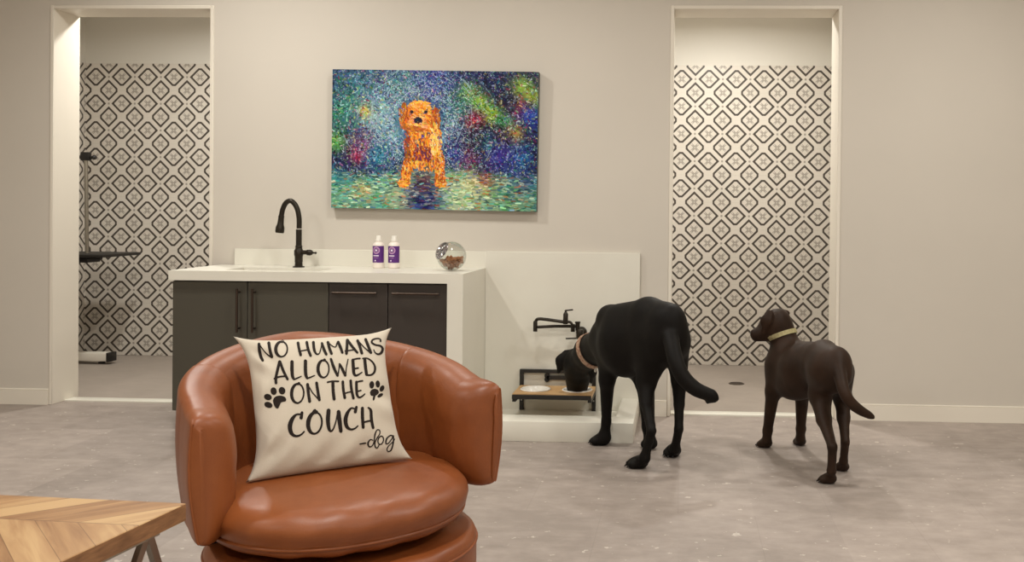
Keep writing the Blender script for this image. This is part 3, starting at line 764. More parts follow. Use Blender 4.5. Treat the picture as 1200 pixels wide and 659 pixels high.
# ================================================================ ARMCHAIR
AC = np.array([-.857, -3.257]); AA = math.radians(40)
FD = np.array([math.sin(AA), -math.cos(AA)]); SD = np.array([-math.cos(AA), -math.sin(AA)])     # forward / viewer-left
def ch(f, s, z): q = AC + FD*f + SD*s; return Vector((q[0], q[1], z))
chair = empty('armchair', ch(0, 0, 0), 'round-backed cognac leather tub armchair on a drum base in the foreground', 'armchair')
RC = .318
def path_pt(t):           # t in metres along the horseshoe from the back centre, + towards viewer-left
    q = RC*PI/2
    a = abs(t); sg = 1 if t >= 0 else -1
    if a <= q:
        th = a/RC; return -RC*math.cos(th), sg*RC*math.sin(th)
    e = a-q; return e, sg*(RC + .10*e)
QL = RC*PI/2
TIP = QL + .125
def zt_of(t):
    a = abs(t); k = min(a/TIP, 1)
    return .856 - .122*k**1.35
def shell_part(name, t0, t1, w, zb, mat, n=28, off=0.0, end0=.012, end1=.012, big=0):
    """upholstered panel along the horseshoe: crisp seam on the outside, soft roll on the inside.
    big: -1 / +1 gives that end the deep soft roll of an arm front"""
    ts = np.linspace(t0, t1, n); rings = []
    def ring(t, shift, s_in, s_out, s_top, s_bot):
        f, s = path_pt(t); f2, s2 = path_pt(t+.002); f1, s1 = path_pt(t-.002)
        T = Vector((f2-f1, s2-s1)).normalized(); Nn = Vector((T.y, -T.x))
        if abs(t) < QL:
            if Nn.dot(Vector((f, s))) < 0: Nn = -Nn
        else: Nn = Vector((0, 1)) if s > 0 else Vector((0, -1)); Nn = (Nn - T*Nn.dot(T)).normalized()
        P = Vector((f, s)) + T*shift
        zt = zt_of(t)-s_top; z0 = zb(t)+s_bot
        no, ni = w/2-s_out, -w/2+s_in
        if no-ni < .006: ni = no-.006
        W2 = no-ni
        rot_, rit = min(.024, W2*.3), min(.062, W2*.65); rib, rob = W2*(.62 if big else .5), min(.020, W2*.3); ribz = .16 if big else .05
        pts = []
        for c_, (cx, cz, a0, r_) in enumerate(((no-rot_, zt-rot_, 0, rot_), (ni+rit, zt-rit, PI/2, rit), (ni+rib, z0+ribz, PI, rib), (no-rob, z0+rob, 1.5*PI, rob))):
            for i in range(7):
                a = a0+PI/2*i/6; pts.append((cx+r_*math.cos(a), cz+(ribz if c_ == 2 else r_)*math.sin(a)))
            if c_ in (1, 3):
                za, zz = (zt-rit, z0+ribz) if c_ == 1 else (z0+rob, zt-rot_)
                for i in range(1, 8):
                    z = za+(zz-za)*i/8; bulge = ((.003 if big else .014) if c_ == 1 else .010)*math.sin(PI*i/8)
                    pts.append(((ni-bulge) if c_ == 1 else (no+bulge), z))
        out = []
        for n_, z in pts:
            q = P + Nn*(n_+off+.05*(z-.62)); out.append(ch(q.x, q.y, z))
        return out
    def ends(t, e, sg, deep):
        rs = []
        if deep:
            L_ = .085
            for a in (12, 25, 38, 50, 62, 73, 82, 89):
                a = math.radians(a); c1 = 1-math.cos(a)
                rs.append(ring(t, sg*L_*math.sin(a), .082*c1, .012*c1**3, .030*c1**2, .020*c1))
            rs.append(ring(t, sg*(L_+.004), .080, .018, .036, .028))
        else:
            for a in (30, 60, 90):
                a = math.radians(a); c1 = 1-math.cos(a); rs.append(ring(t, sg*e*math.sin(a), e*c1, e*c1, e*c1, e*c1))
        return rs
    rings = ends(t0, end0, -1, big < 0)[::-1] + [ring(t, 0, 0, 0, 0, 0) for t in ts] + ends(t1, end1, 1, big > 0)
    bm = bmesh.new(); rv = [[bm.verts.new(p) for p in r] for r in rings]; m_ = len(rv[0])
    for a, b in zip(rv, rv[1:]):
        for k in range(m_): bm.faces.new((a[k], a[(k+1) % m_], b[(k+1) % m_], b[k]))
    bm.faces.new(rv[0][::-1]); bm.faces.new(rv[-1])
    return obj(name, bm, mat, chair, 75), rings
SE = .30                                            # arm/back seam position
zb_arm = lambda t: .468
zb_back = lambda t: .40
shell_part('backrest', -SE-.005, SE+.005, .090, zb_back, m_leather, 40, 0)
_, rl = shell_part('armrest', SE+.010, TIP-.06, .102, lambda t: zb_arm(t)-.022*min(1, t/TIP), m_leather, 34, -.004, big=1)
_, rr = shell_part('armrest', -TIP+.06, -SE-.010, .102, zb_arm, m_leather, 34, -.004, big=-1)
# piping along the front outer edges of the arms
for rings, i0 in ((rl, -3), (rr, 2)):
    pass
# lower apron joining the arms to the base, painted black as the shade below them
def ringpts(r, z, n=64): return [(r*math.cos(2*PI*i/n), r*math.sin(2*PI*i/n), z) for i in range(n)]
bm = bmesh.new(); ts = np.linspace(-QL+.04, QL-.04, 60); rv = []
for t in ts:
    f, s = path_pt(t); k_ = .97
    rv.append([bm.verts.new(ch(f*k_*a, s*k_*a, z)) for a, z in ((1.03, .475), (.99, .40), (.80, .34), (.78, .40), (.85, .475))])
for a, b in zip(rv, rv[1:]):
    for k in range(5): bm.faces.new((a[k], a[(k+1) % 5], b[(k+1) % 5], b[k]))
bm.faces.new(rv[0][::-1]); bm.faces.new(rv[-1])
obj('apron', bm, m_dark, chair, 60)
# seat cushion: soft round pad
def pad(R, prof, sq, cf=0.0, n=96, so=0.0):
    bm = bmesh.new(); rings = []
    for rr_, z in prof:
        if rr_ < 1e-4: rings.append([bm.verts.new(ch(cf, so, z))]); continue
        ring = []
        for i in range(n):
            a = 2*PI*i/n; c, s = math.cos(a), math.sin(a)
            k = 1/((abs(c)**sq+abs(s)**sq)**(1/sq)); r = rr_*R*k
            wr = .0025*math.sin(a*17+z*40)*(1 if .85 < rr_ else .0)*(.6+.4*math.sin(a*3+1))
            ring.append(bm.verts.new(ch(cf+r*c, so+r*s, z+wr)))
        rings.append(ring)
    for a, b in zip(rings, rings[1:]):
        for i in range(n):
            j = (i+1) % n
            if len(a) == 1: bm.faces.new((a[0], b[i], b[j]))
            elif len(b) == 1: bm.faces.new((a[i], a[j], b[0]))
            else: bm.faces.new((a[i], a[j], b[j], b[i]))
    return bm
CZB, CZM, CZT = .425, .49, .55
prof = [(0, CZT)] + [(x, CZT-.018*x**2.5) for x in (.2, .4, .55, .68, .78)] + \
       [(.80+.20*math.sin(a), CZM+(CZT-.012-CZM)*math.cos(a)) for a in np.linspace(.25, PI/2, 9)] + \
       [(.985, CZM-.022), (.955, CZM-.034), (.962, CZM-.038), (.93, CZB+.012), (.86, CZB+.002), (.7, CZB), (0, CZB)]
CR_ = .316
cush = obj('seat_cushion', pad(CR_, prof, 2.2, .022, 96, .014), m_leather, chair, 80)
sqr = lambda a, q: 1/((abs(math.cos(a))**q+abs(math.sin(a))**q)**(1/q))
bm = bmesh.new(); add_tube(bm, [ch(.022+CR_*.965*math.cos(a)*sqr(a, 2.2), .014+CR_*.965*math.sin(a)*sqr(a, 2.2), CZM-.034) for a in np.linspace(0, 2*PI, 97)], .0045, 8)
obj('piping', bm, m_leather, cush, 80)
BRD = .322
prof = [(0, .405), (.8, .405), (.93, .402)] + [(.93+.07*math.sin(a), .372+.03*math.cos(a)) for a in np.linspace(.3, PI/2, 6)] + [(1.0, .33), (1.0, .20), (.985, .09), (.95, .075), (0, .075)]
base = obj('drum_base', pad(BRD, prof, 2.1, .036), m_leather, chair, 80)
bm = bmesh.new(); add_tube(bm, [ch(.036+BRD*1.0*math.cos(a)/((abs(math.cos(a))**2.1+abs(math.sin(a))**2.1)**(1/2.1)), BRD*math.sin(a)/((abs(math.cos(a))**2.1+abs(math.sin(a))**2.1)**(1/2.1)), .372) for a in np.linspace(0, 2*PI, 97)], .004, 8)
obj('piping', bm, m_leather, base, 80)
obj('swivel_plate', lathe([(0, 0), (.24, 0), (.25, .01), (.24, .02), (.05, .03), (.05, .08), (0, .08)], ch(0, 0, 0), n=48), m_dark, chair)
# stitched seam down the outer edge of each arm front
for r in (rl[-4], rr[3]):
    obj('seam', tube(r[31:42]+r[0:4], .0028, 8), m_leather, chair, 80)

# ---------------------------------------------------------------- pillow
BLp = np.array(onZ(288, 566, .548)); BRp = np.array(onZ(483, 538, .552))
ed = (BRp-BLp); ed_h = np.array([ed[0], ed[1], 0]); ed_h /= np.linalg.norm(ed_h)
nh = np.array([ed_h[1], -ed_h[0], 0]);  lean_ = math.radians(27)
upv = np.array([0, 0, math.cos(lean_)]) - nh*math.sin(lean_)
nv = nh*math.cos(lean_) + np.array([0, 0, math.sin(lean_)])
TLp = onP(273.5, 394.5, BLp, nv); TRp = onP(459, 384, BLp, nv); BRp = onP(483, 538, BLp, nv)
def pillow_S(u, v, side=1, off=0.0):
    """u across 0..1 (left to right), v down 0..1 (top to bottom)"""
    u = np.asarray(u, float); v = np.asarray(v, float)
    A, B = 2*u-1, 2*v-1
    pin = (1-B**4)*np.abs(A)**1.6; pv = (1-A**4)*np.abs(B)**1.6*np.where(B < 0, .075, .012)
    uu = .5 + (u-.5)*(1-.165*pin); vv_ = .5 + (v-.5)*(1-pv*1.4)
    P = (((1-uu)*(1-vv_))[..., None]*TLp + (uu*(1-vv_))[..., None]*TRp + ((1-uu)*vv_)[..., None]*BLp + (uu*vv_)[..., None]*BRp)
    e = np.clip((1-np.abs(A)**2.4), 0, 1)*np.clip((1-np.abs(B)**2.4), 0, 1)
    h = e**.55
    wr = .012*np.sin(15*(u+.8*v)+2)*np.exp(-((u-.02)**2+(v-.45)**2)/.02) + .010*np.sin(22*(v-.35*u))*np.exp(-((u-.93)**2+(v-.60)**2)/.018) \
        + .007*np.sin(26*(u+v*.5))*np.exp(-((u-.55)**2/.10+(v-.93)**2/.008)) + .009*np.sin(30*(u-v))*np.exp(-((u-.07)**2+(v-.2)**2)/.012) + .008*np.sin(24*(u+v))*np.exp(-((u-.10)**2+(v-.85)**2)/.016)
    d = (.068*h + wr*np.clip(e*4, 0, 1) if side > 0 else -.045*h) + off
    return P + d[..., None]*nv
n = 72
gu, gv = np.meshgrid(np.linspace(0, 1, n+1), np.linspace(0, 1, n+1))
ff_ = pillow_S(gu, gv, 1).reshape(-1, 3); bb_ = pillow_S(gu, gv, -1).reshape(-1, 3)
idx = np.arange((n+1)**2).reshape(n+1, n+1)
q1 = np.stack([idx[:-1, :-1], idx[1:, :-1], idx[1:, 1:], idx[:-1, 1:]], -1).reshape(-1, 4)
q2 = q1[:, ::-1] + (n+1)**2
me = bpy.data.meshes.new('throw_pillow'); me.from_pydata(np.concatenate([ff_, bb_]).tolist(), [], q1.tolist()+q2.tolist())
bm = bmesh.new(); bm.from_mesh(me); bmesh.ops.remove_doubles(bm, verts=bm.verts, dist=1e-4); bm.to_mesh(me); bm.free()
pb = (BLp+BRp)/2
pil = empty('throw_pillow', (pb[0], pb[1], .548), 'square cream throw pillow printed with black lettering and paw prints, leaning in the armchair', 'pillow')
link('cover', me, m_canvascloth, pil, 180)
# inverse map: picture of the print -> (u, v) on the pillow
def uv_of(px):
    px = np.asarray(px, float); uv = np.full(px.shape, .5)
    for _ in range(14):
        p0 = proj(pillow_S(uv[:, 0], uv[:, 1])); e = 1e-3
        pu = (proj(pillow_S(uv[:, 0]+e, uv[:, 1]))-p0)/e; pv = (proj(pillow_S(uv[:, 0], uv[:, 1]+e))-p0)/e
        r = px-p0; det = pu[:, 0]*pv[:, 1]-pu[:, 1]*pv[:, 0]
        uv = np.clip(uv + .8*np.stack([(r[:, 0]*pv[:, 1]-r[:, 1]*pv[:, 0])/det, (pu[:, 0]*r[:, 1]-pu[:, 1]*r[:, 0])/det], 1), .01, .99)
    return uv
LV, LF = [], []
def print_poly(px, faces, store):
    uv = uv_of(px); P = pillow_S(uv[:, 0], uv[:, 1], 1, .0009); b = len(store[0])
    store[0].extend(P.tolist()); store[1].extend([[b+i for i in f] for f in faces])
def pen(pts, w, ox, oy, sx, sy, store, close=False, sub=7):
    """brush stroke through pts (zoomed-picture coordinates); w width per point or one width"""
    pts = [np.array([ox+p[0]*sx, oy+p[1]*sy]) for p in pts]
    ws = np.array(w if isinstance(w, (list, tuple)) else [w]*len(pts), float)
    P = np.array(smooth_path(pts, sub)); wi = np.interp(np.linspace(0, len(ws)-1, len(P)), np.arange(len(ws)), ws)
    T = np.gradient(P, axis=0); T /= np.linalg.norm(T, axis=1)[:, None]+1e-9; Nn = np.stack([-T[:, 1], T[:, 0]], 1)
    # rounded ends
    h = wi*.56
    P2 = np.concatenate([[P[0]-T[0]*h[0]*.75], P, [P[-1]+T[-1]*h[-1]*.75]]); N2 = np.concatenate([[Nn[0]], Nn, [Nn[-1]]]); h2 = np.concatenate([[h[0]*.45], h, [h[-1]*.45]])
    V2 = np.concatenate([P2-N2*h2[:, None], P2+N2*h2[:, None]]); m = len(P2)
    print_poly(V2, [(i, i+1, m+i+1, m+i) for i in range(m-1)], store)
st = (LV, LF)
k1 = 90/1200.
A = (295, 390, k1, k1, st); B = (375, 385, k1, k1, st); C = (310, 415, k1, k1, st); D_ = (375, 410, k1, k1, st); E_ = (300, 440, k1, k1, st); F_ = (375, 438, k1, k1, st)
G_ = (330, 470, 90/1186., 90/1186., st); H2 = (395, 470, 80/811., 80/811., st)
W_ = 3.6; Wt = 1.7
def ell(cx, cy, rx, ry, rot=0, a0=-1.2, a1=5.08, n=14):
    return [(cx+rx*math.cos(a)*math.cos(rot)-ry*math.sin(a)*math.sin(rot), cy+rx*math.cos(a)*math.sin(rot)+ry*math.sin(a)*math.cos(rot)) for a in np.linspace(a0, a1, n)]
def O(cx, cy, rx, ry, frame, thick=W_, thin=Wt, rot=.05):
    pts = ell(cx, cy, rx, ry, rot, -1.25, -1.25+2*PI*.985, 16)
    w = [thin+(thick-thin)*max(0, -math.cos(a))**.8 for a in np.linspace(-1.25, -1.25+2*PI*.985, 16)]
    pen(pts, w, *frame)
    pen([(cx+rx*.02, cy-ry*.93), (cx+rx*.22, cy-ry*1.06)], [thin*1.2, thick*.9], *frame, sub=3)
# NO HUMANS
pen([(112, 175), (118, 270), (140, 370), (172, 440)], [3, 3.4, 3.2, 2.8], *A); pen([(120, 185), (180, 275), (250, 350), (310, 388)], [1.3, 1.2, 1.5, 1.8], *A); pen([(265, 158), (285, 280), (312, 385)], 3.2, *A)
O(465, 260, 90, 118, A)
pen([(722, 158), (740, 260), (765, 355)], 2.9, *A); pen([(858, 148), (880, 260), (920, 365)], 2.9, *A); pen([(730, 295), (880, 268)], 1.4, *A)
pen([(962, 148), (975, 270), (1010, 335), (1055, 325), (1082, 240), (1095, 165)], [3, 3, 2, 1.3, 1.2, 1.4], *A); pen([(1095, 165), (1130, 270), (1165, 345)], [2.6, 3.1, 2.8], *A)
pen([(122, 215), (145, 310), (180, 400)], 3, *B); pen([(130, 225), (180, 270), (238, 295), (262, 250), (280, 212)], [1.3, 1.2, 1.2, 1.8, 2.4], *B); pen([(282, 212), (315, 290), (350, 385)], [2.8, 3.2, 2.6], *B)
pen([(425, 180), (420, 290), (412, 400)], 3, *B); pen([(428, 182), (490, 270), (585, 385)], [2.6, 3, 2.4], *B); pen([(390, 355), (530, 338)], 1.5, *B)
pen([(585, 190), (620, 280), (655, 395)], 3, *B); pen([(592, 195), (690, 300), (790, 385)], [1.4, 1.3, 1.8], *B); pen([(710, 170), (750, 270), (795, 385)], 3, *B)
pen([(945, 205), (940, 172), (890, 160), (825, 180), (808, 222), (860, 258), (940, 275), (978, 320), (955, 385), (905, 405), (860, 380), (838, 335)], [2.2, 1.5, 1.5, 1.9, 2.2, 2, 2, 2.6, 2.8, 2, 1.4, 1.1], *B)
# ALLOWED
pen([(235, 118), (205, 240), (178, 370), (178, 460)], [3, 3.1, 3, 3], *C); pen([(240, 120), (290, 260), (360, 400)], [2.8, 3, 2.6], *C); pen([(150, 390), (230, 360), (320, 350)], 1.9, *C)
pen([(428, 120), (428, 250), (436, 350), (460, 398)], [3.6, 3.7, 3.4, 2.4], *C); pen([(455, 402), (510, 380), (575, 350)], [1.8, 1.7, 1.2], *C)
pen([(638, 108), (638, 240), (646, 335), (668, 385)], [3.6, 3.7, 3.4, 2.4], *C); pen([(662, 388), (720, 365), (782, 338)], [1.8, 1.7, 1.2], *C)
O(920, 235, 85, 135, C, 3.5, 1.7, 0)
pen([(1035, 78), (1080, 210), (1140, 345)], [2.6, 3.2, 2.6], *C)
pen([(280, 408), (295, 300), (305, 225)], [1.6, 1.3, 1.6], *D_); pen([(305, 225), (350, 310), (395, 408)], [2.2, 3.2, 2.6], *D_); pen([(402, 408), (410, 290), (438, 150)], [1.4, 1.2, 1.3], *D_)
pen([(512, 160), (520, 270), (528, 370), (560, 405), (610, 385), (655, 355)], [3.3, 3.5, 3.2, 2.3, 1.8, 1.3], *D_); pen([(500, 165), (560, 145), (625, 138)], 1.8, *D_); pen([(540, 300), (598, 288)], 1.8, *D_)
pen([(698, 150), (710, 270), (728, 395)], [3.2, 3.4, 3], *D_); pen([(665, 138), (740, 138), (815, 190), (858, 270), (850, 350), (800, 395), (728, 400)], [1.6, 1.6, 1.8, 2.3, 2.4, 2, 1.8], *D_)
# ON THE
O(650, 285, 95, 150, E_, 3.5, 1.8, .05)
pen([(805, 140), (818, 280), (838, 415)], 3.2, *E_); pen([(810, 150), (880, 270), (960, 360), (995, 390)], [1.4, 1.3, 1.4, 1.8], *E_); pen([(945, 118), (965, 250), (990, 390)], 3.1, *E_)
pen([(115, 138), (190, 122), (290, 124)], 1.8, *F_); pen([(200, 130), (205, 270), (220, 405)], 3.3, *F_)
pen([(355, 125), (365, 260), (388, 385)], 2.9, *F_); pen([(478, 110), (490, 240), (522, 390)], 2.9, *F_); pen([(375, 318), (440, 295), (510, 282)], 1.6, *F_)
pen([(568, 130), (570, 250), (580, 340), (615, 375), (660, 355), (702, 318)], [2.9, 3, 2.8, 2, 1.7, 1.2], *F_); pen([(560, 140), (610, 125), (665, 115)], 1.8, *F_); pen([(585, 280), (640, 265)], 1.7, *F_)
# COUCH
pen([(300, 270), (315, 180)], [3.6, 3], *G_); pen([(285, 210), (225, 215), (165, 280), (128, 390), (150, 500), (215, 545), (290, 530), (350, 475)], [1.8, 2.2, 4, 4.9, 4, 2.6, 2, 1.6], *G_)
O(515, 345, 105, 165, G_, 4.5, 2.0, .12); pen([(478, 200), (515, 145)], [3.4, 3.0], *G_)
pen([(725, 145), (715, 300), (730, 425), (760, 470), (800, 430), (840, 310), (868, 170)], [4.2, 4.4, 3.6, 2.2, 1.6, 1.4, 2], *G_); pen([(878, 165), (895, 320), (915, 475)], [4, 4.6, 3.6], *G_)
pen([(215, 135), (230, 72)], [3.4, 2.6], *H2); pen([(205, 95), (165, 90), (120, 150), (100, 230), (115, 305), (160, 340), (210, 330), (248, 298)], [1.6, 2, 3.6, 4.4, 3.8, 2.4, 1.8, 1.4], *H2)
pen([(300, 85), (302, 200), (310, 320)], [3.2, 3.4, 3.2], *H2); pen([(368, 80), (400, 115), (408, 220), (428, 325)], [1.4, 3, 3.2, 2.8], *H2); pen([(310, 258), (355, 245), (410, 235)], 1.9, *H2)
# -dog
pen([(270, 515), (340, 503)], 1.5, *H2)
pen([(425, 470), (395, 462), (368, 500), (375, 540), (405, 545), (435, 500), (450, 400), (475, 348), (505, 352), (505, 395), (470, 450), (448, 505), (455, 550), (478, 560), (500, 520)], [1.2, 1.2, 1.7, 1.7, 1.2, 1.2, 1.6, 1.1, 1.1, 1.1, 1.2, 1.5, 1.5, 1.2, 1], *H2)
pen(ell(518, 470, 32, 50, .25, -1.2, 5.1), 1.3, *H2)
pen([(668, 425), (635, 412), (590, 450), (580, 505), (610, 505), (650, 450), (668, 415), (668, 490), (645, 580), (610, 605), (592, 580), (610, 540), (660, 490), (685, 455)], [1.2, 1.3, 1.7, 1.5, 1.2, 1.2, 1.3, 1.7, 1.5, 1.2, 1.1, 1, 1, .9], *H2)
quads_mesh('lettering', LV, LF, m_ink, pil)['label'] = 'black hand-lettered print'
def disc_print(store, cx, cy, rx, ry, rot, fr, n=20):
    ox, oy, s = fr; pts = [(ox+cx*s, oy+cy*s)]
    for rr_ in (.5, 1):
        for i in range(n):
            a = 2*PI*i/n; x, y = rx*rr_*math.cos(a), ry*rr_*math.sin(a)
            pts.append((ox+(cx+x*math.cos(rot)-y*math.sin(rot))*s, oy+(cy+x*math.sin(rot)+y*math.cos(rot))*s))
    fc = [(0, 1+i, 1+(i+1) % n) for i in range(n)] + [(1+i, 1+n+i, 1+n+(i+1) % n, 1+(i+1) % n) for i in range(n)]
    print_poly(np.array(pts), fc, store)
fr1 = (300, 440, k1); fr2 = (375, 438, k1)
S1 = ([], []); 
for a in ((275, 250, 48, 60, -.2), (405, 243, 52, 60, -.2), (185, 342, 62, 48, .3), (193, 465, 66, 46, .35)): disc_print(S1, *a, fr1)
def poly_print(store, pts, fr):
    ox, oy, s = fr; P = np.array(smooth_path(list(pts)+[pts[0]], 6))[:-1]; c = P.mean(0); n = len(P)
    al = np.concatenate([[c], c+(P-c)*.5, P]); al = al*s+np.array([ox, oy])
    fc = [(0, 1+i, 1+(i+1) % n) for i in range(n)] + [(1+i, 1+n+i, 1+n+(i+1) % n, 1+(i+1) % n) for i in range(n)]
    print_poly(al, fc, store)
poly_print(S1, [(262, 400), (290, 345), (360, 320), (440, 335), (472, 380), (455, 410), (395, 425), (370, 470), (345, 518), (310, 515), (280, 470)], fr1)
quads_mesh('paw_print', *S1, m_ink, pil)
S2 = ([], [])
for a in ((808, 178, 38, 58, .05), (902, 165, 34, 56, -.05), (968, 235, 34, 52, .45), (940, 343, 50, 26, -.55)): disc_print(S2, *a, fr2)
poly_print(S2, [(778, 300), (800, 258), (850, 240), (900, 255), (918, 300), (890, 335), (868, 350), (850, 410), (830, 425), (822, 395), (830, 355), (795, 345)], fr2)
quads_mesh('paw_print', *S2, m_ink, pil)

# ================================================================ SIDE TABLE
TZ_ = .625
tc = onZ(218.5, 590, TZ_); te = onZ(0, 580, TZ_); tf = onZ(70, 659, TZ_)
xd = (tc-te)/np.linalg.norm(tc-te); yd = (tc-tf)/np.linalg.norm(tc-tf)
xd = np.array([xd[0], xd[1], 0]); yd = np.array([-xd[1], xd[0], 0]) if False else np.array([yd[0], yd[1], 0])
TW, TD, TT = .95, .62, .034
tb = empty('side_table', (tc[0]-xd[0]*TW/2-yd[0]*TD/2, tc[1]-xd[1]*TW/2-yd[1]*TD/2, 0), 'chevron wood topped table with steel bar legs, in front of the armchair', 'table')
def tp(a, b, z): q = tc - xd*a - yd*b; return Vector((q[0], q[1], z))
bm = bmesh.new()
bot = [bm.verts.new(tp(a, b, TZ_-TT)) for a, b in ((0, 0), (TW, 0), (TW, TD), (0, TD))]; topv = [bm.verts.new(tp(a, b, TZ_)) for a, b in ((0, 0), (TW, 0), (TW, TD), (0, TD))]
f = bm.faces.new(topv); f.material_index = 0
for i in range(4):
    f = bm.faces.new((bot[i], bot[(i+1) % 4], topv[(i+1) % 4], topv[i])); f.material_index = 1
f = bm.faces.new(bot[::-1]); f.material_index = 1
bmesh.ops.bevel(bm, geom=bm.edges[:], offset=.0015, segments=1, affect='EDGES')
m_chev = chevron_mat(math.atan2(xd[1], xd[0]), tc[0], tc[1]-.135)
tt = obj('tabletop', bm, m_chev, tb, 30); tt.data.materials.append(m_edge); tt['label'] = 'tabletop of pale and brown wood planks in a chevron'
def bar(bm, p, q, w, d, up=None):
    p, q = Vector(p), Vector(q); t = (q-p).normalized(); x, y = frame_of(t)
    if up is not None:
        x = (Vector(up)-t*Vector(up).dot(t)).normalized(); y = t.cross(x)
    vs = [[bm.verts.new(c+x*a*w/2+y*b*d/2) for a, b in ((-1, -1), (1, -1), (1, 1), (-1, 1))] for c in (p, q)]
    for i in range(4): bm.faces.new((vs[0][i], vs[0][(i+1) % 4], vs[1][(i+1) % 4], vs[1][i]))
    bm.faces.new(vs[0][::-1]); bm.faces.new(vs[1])
zu = TZ_-TT
bm = bmesh.new()
for a in (.03, TW-.03): bar(bm, tp(a, .05, zu-.006), tp(a, TD-.05, zu-.006), .012, .022, (0, 0, 1))
bar(bm, tp(.03, .05, zu-.006), tp(TW-.03, .05, zu-.006), .012, .022, (0, 0, 1)); bar(bm, tp(.03, TD-.05, zu-.006), tp(TW-.03, TD-.05, zu-.006), .012, .022, (0, 0, 1))
obj('rail', bm, m_steel, tb, 30)
for a in (.03, TW-.03):
    for b0_, b1_ in ((.068, -.16), (.078, .42), (TD-.068, TD+.16), (TD-.078, TD-.42)):
        bm = bmesh.new(); bar(bm, tp(a, b0_, zu-.010), tp(a, b1_, 0), .011, .017, xd); obj('leg', bm, m_steel, tb, 30)

# ================================================================ DOGS
def smin(a, b, k):
    h = np.clip(.5+.5*(b-a)/k, 0, 1); return b*(1-h)+a*h-k*h*(1-h)
def sd_cone(P, a, b, ra, rb, sq=None):
    a = np.asarray(a, np.float32); b = np.asarray(b, np.float32); f = 1.0
    Q = P-a; d = b-a
    if sq is not None:
        n, s = sq; n = np.asarray(n, np.float32); n = n/np.linalg.norm(n)
        Q = Q + (Q@n)[..., None]*n*(1/s-1); d = d + (d@n)*n*(1/s-1); f = s
    t = np.clip((Q@d)/(d@d+1e-9), 0, 1)
    return (np.linalg.norm(Q-t[..., None]*d, axis=-1)-(ra+(rb-ra)*t))*(f if sq is None else (.5+.5*f))
def sd_ell(P, c, axes, rad):
    Q = (P-np.asarray(c, np.float32))@np.asarray(axes, np.float32).T; r = np.asarray(rad, np.float32)
    k0 = np.linalg.norm(Q/r, axis=-1); k1_ = np.linalg.norm(Q/(r*r), axis=-1)+1e-9
    return k0*(k0-1)/k1_
def sdf(P, prims):
    d = None
    for p in prims:
        s = sd_cone(P, *p[1:5], p[6] if len(p) > 6 else None) if p[0] == 'c' else sd_ell(P, p[1], p[2], p[3])
        k = p[5] if p[0] == 'c' else p[4]
        d = s if d is None else smin(d, s, k)
    return d
def surface_nets(prims, lo, hi, h):
    lo = np.array(lo); n = np.ceil((np.array(hi)-lo)/h).astype(int)+1
    ax = [lo[i]+h*np.arange(n[i]) for i in range(3)]
    Vv = np.empty(n, np.float32)
    for i in range(0, n[0], 16):
        G = np.stack(np.meshgrid(ax[0][i:i+16], ax[1], ax[2], indexing='ij'), -1).astype(np.float32); Vv[i:i+16] = sdf(G, prims)
    ins = Vv < 0; c = n-1
    acc = np.zeros((*c, 3), np.float32); cnt = np.zeros(c, np.float32)
    cor = [(i, j, k) for i in (0, 1) for j in (0, 1) for k in (0, 1)]
    sl = lambda o: tuple(slice(o[q], o[q]+c[q]) for q in range(3))
    for a in cor:
        for b in cor:
            if sum(abs(a[q]-b[q]) for q in range(3)) == 1 and a < b:
                va, vb = Vv[sl(a)], Vv[sl(b)]; m = (va < 0) != (vb < 0)
                t = np.where(m, va/(va-vb+1e-12), 0)
                for q in range(3): acc[..., q] += np.where(m, a[q]+(b[q]-a[q])*t, 0)
                cnt += m
    act = cnt > 0; ids = -np.ones(c, int); ids[act] = np.arange(act.sum())
    base = np.stack(np.nonzero(act), -1)
    verts = lo + h*(base + acc[act]/cnt[act][:, None])
    faces = []
    for q in range(3):
        a1, a2 = (q+1) % 3, (q+2) % 3
        s0 = [slice(1, c[i]) for i in range(3)]; s0[q] = slice(0, c[q])
        A0 = ins[tuple(slice(s.start, s.stop) for s in s0)]
        s1 = list(s0); s1[q] = slice(1, c[q]+1); B0 = ins[tuple(s1)]
        m = A0 != B0; I = np.stack(np.nonzero(m), -1)
        off = np.array([s.start for s in s0]); I = I+off
        def idq(d1, d2):
            J = I.copy(); J[:, a1] += d1; J[:, a2] += d2; return ids[J[:, 0], J[:, 1], J[:, 2]]
        Q = np.stack([idq(-1, -1), idq(0, -1), idq(0, 0), idq(-1, 0)], -1)
        flip = ~A0[m]; Q[flip] = Q[flip][:, ::-1]
        faces.append(Q)
    faces = np.concatenate(faces); faces = faces[(faces >= 0).all(1)]
    return verts, faces
def sphere_axes(fwd, upd=(0, 0, 1)):
    f = np.asarray(fwd, float); f = f/np.linalg.norm(f); u = np.asarray(upd, float); u = u-f*(u@f); u /= np.linalg.norm(u)
    return np.stack([f, np.cross(u, f), u])
def P3(x, y, Y): return onY(x, y, Y)
def paw(prims, foot, fwd, s=1.0):
    """foot: floor contact centre; fwd: direction of the toes"""
    f = np.array([fwd[0], fwd[1], 0.]); f /= np.linalg.norm(f); r = np.array([f[1], -f[0], 0]); c = np.array(foot, float); c[2] = 0
    up = np.array([0, 0, 1.])
    prims.append(('e', c+up*.024*s, sphere_axes(f), (.042*s, .034*s, .024*s), .02))
    claws = []
    for k, (o, fo) in enumerate(((-.026, .018), (-.0095, .032), (.0095, .032), (.026, .018))):
        prims.append(('e', c+f*fo*s+r*o*s+up*.017*s, sphere_axes(f), (.023*s, .0115*s, .017*s), .005))
        claws.append((c+f*(fo+.017)*s+r*o*s+up*.012*s, c+f*(fo+.026)*s+r*o*s+up*.005*s))
    return claws
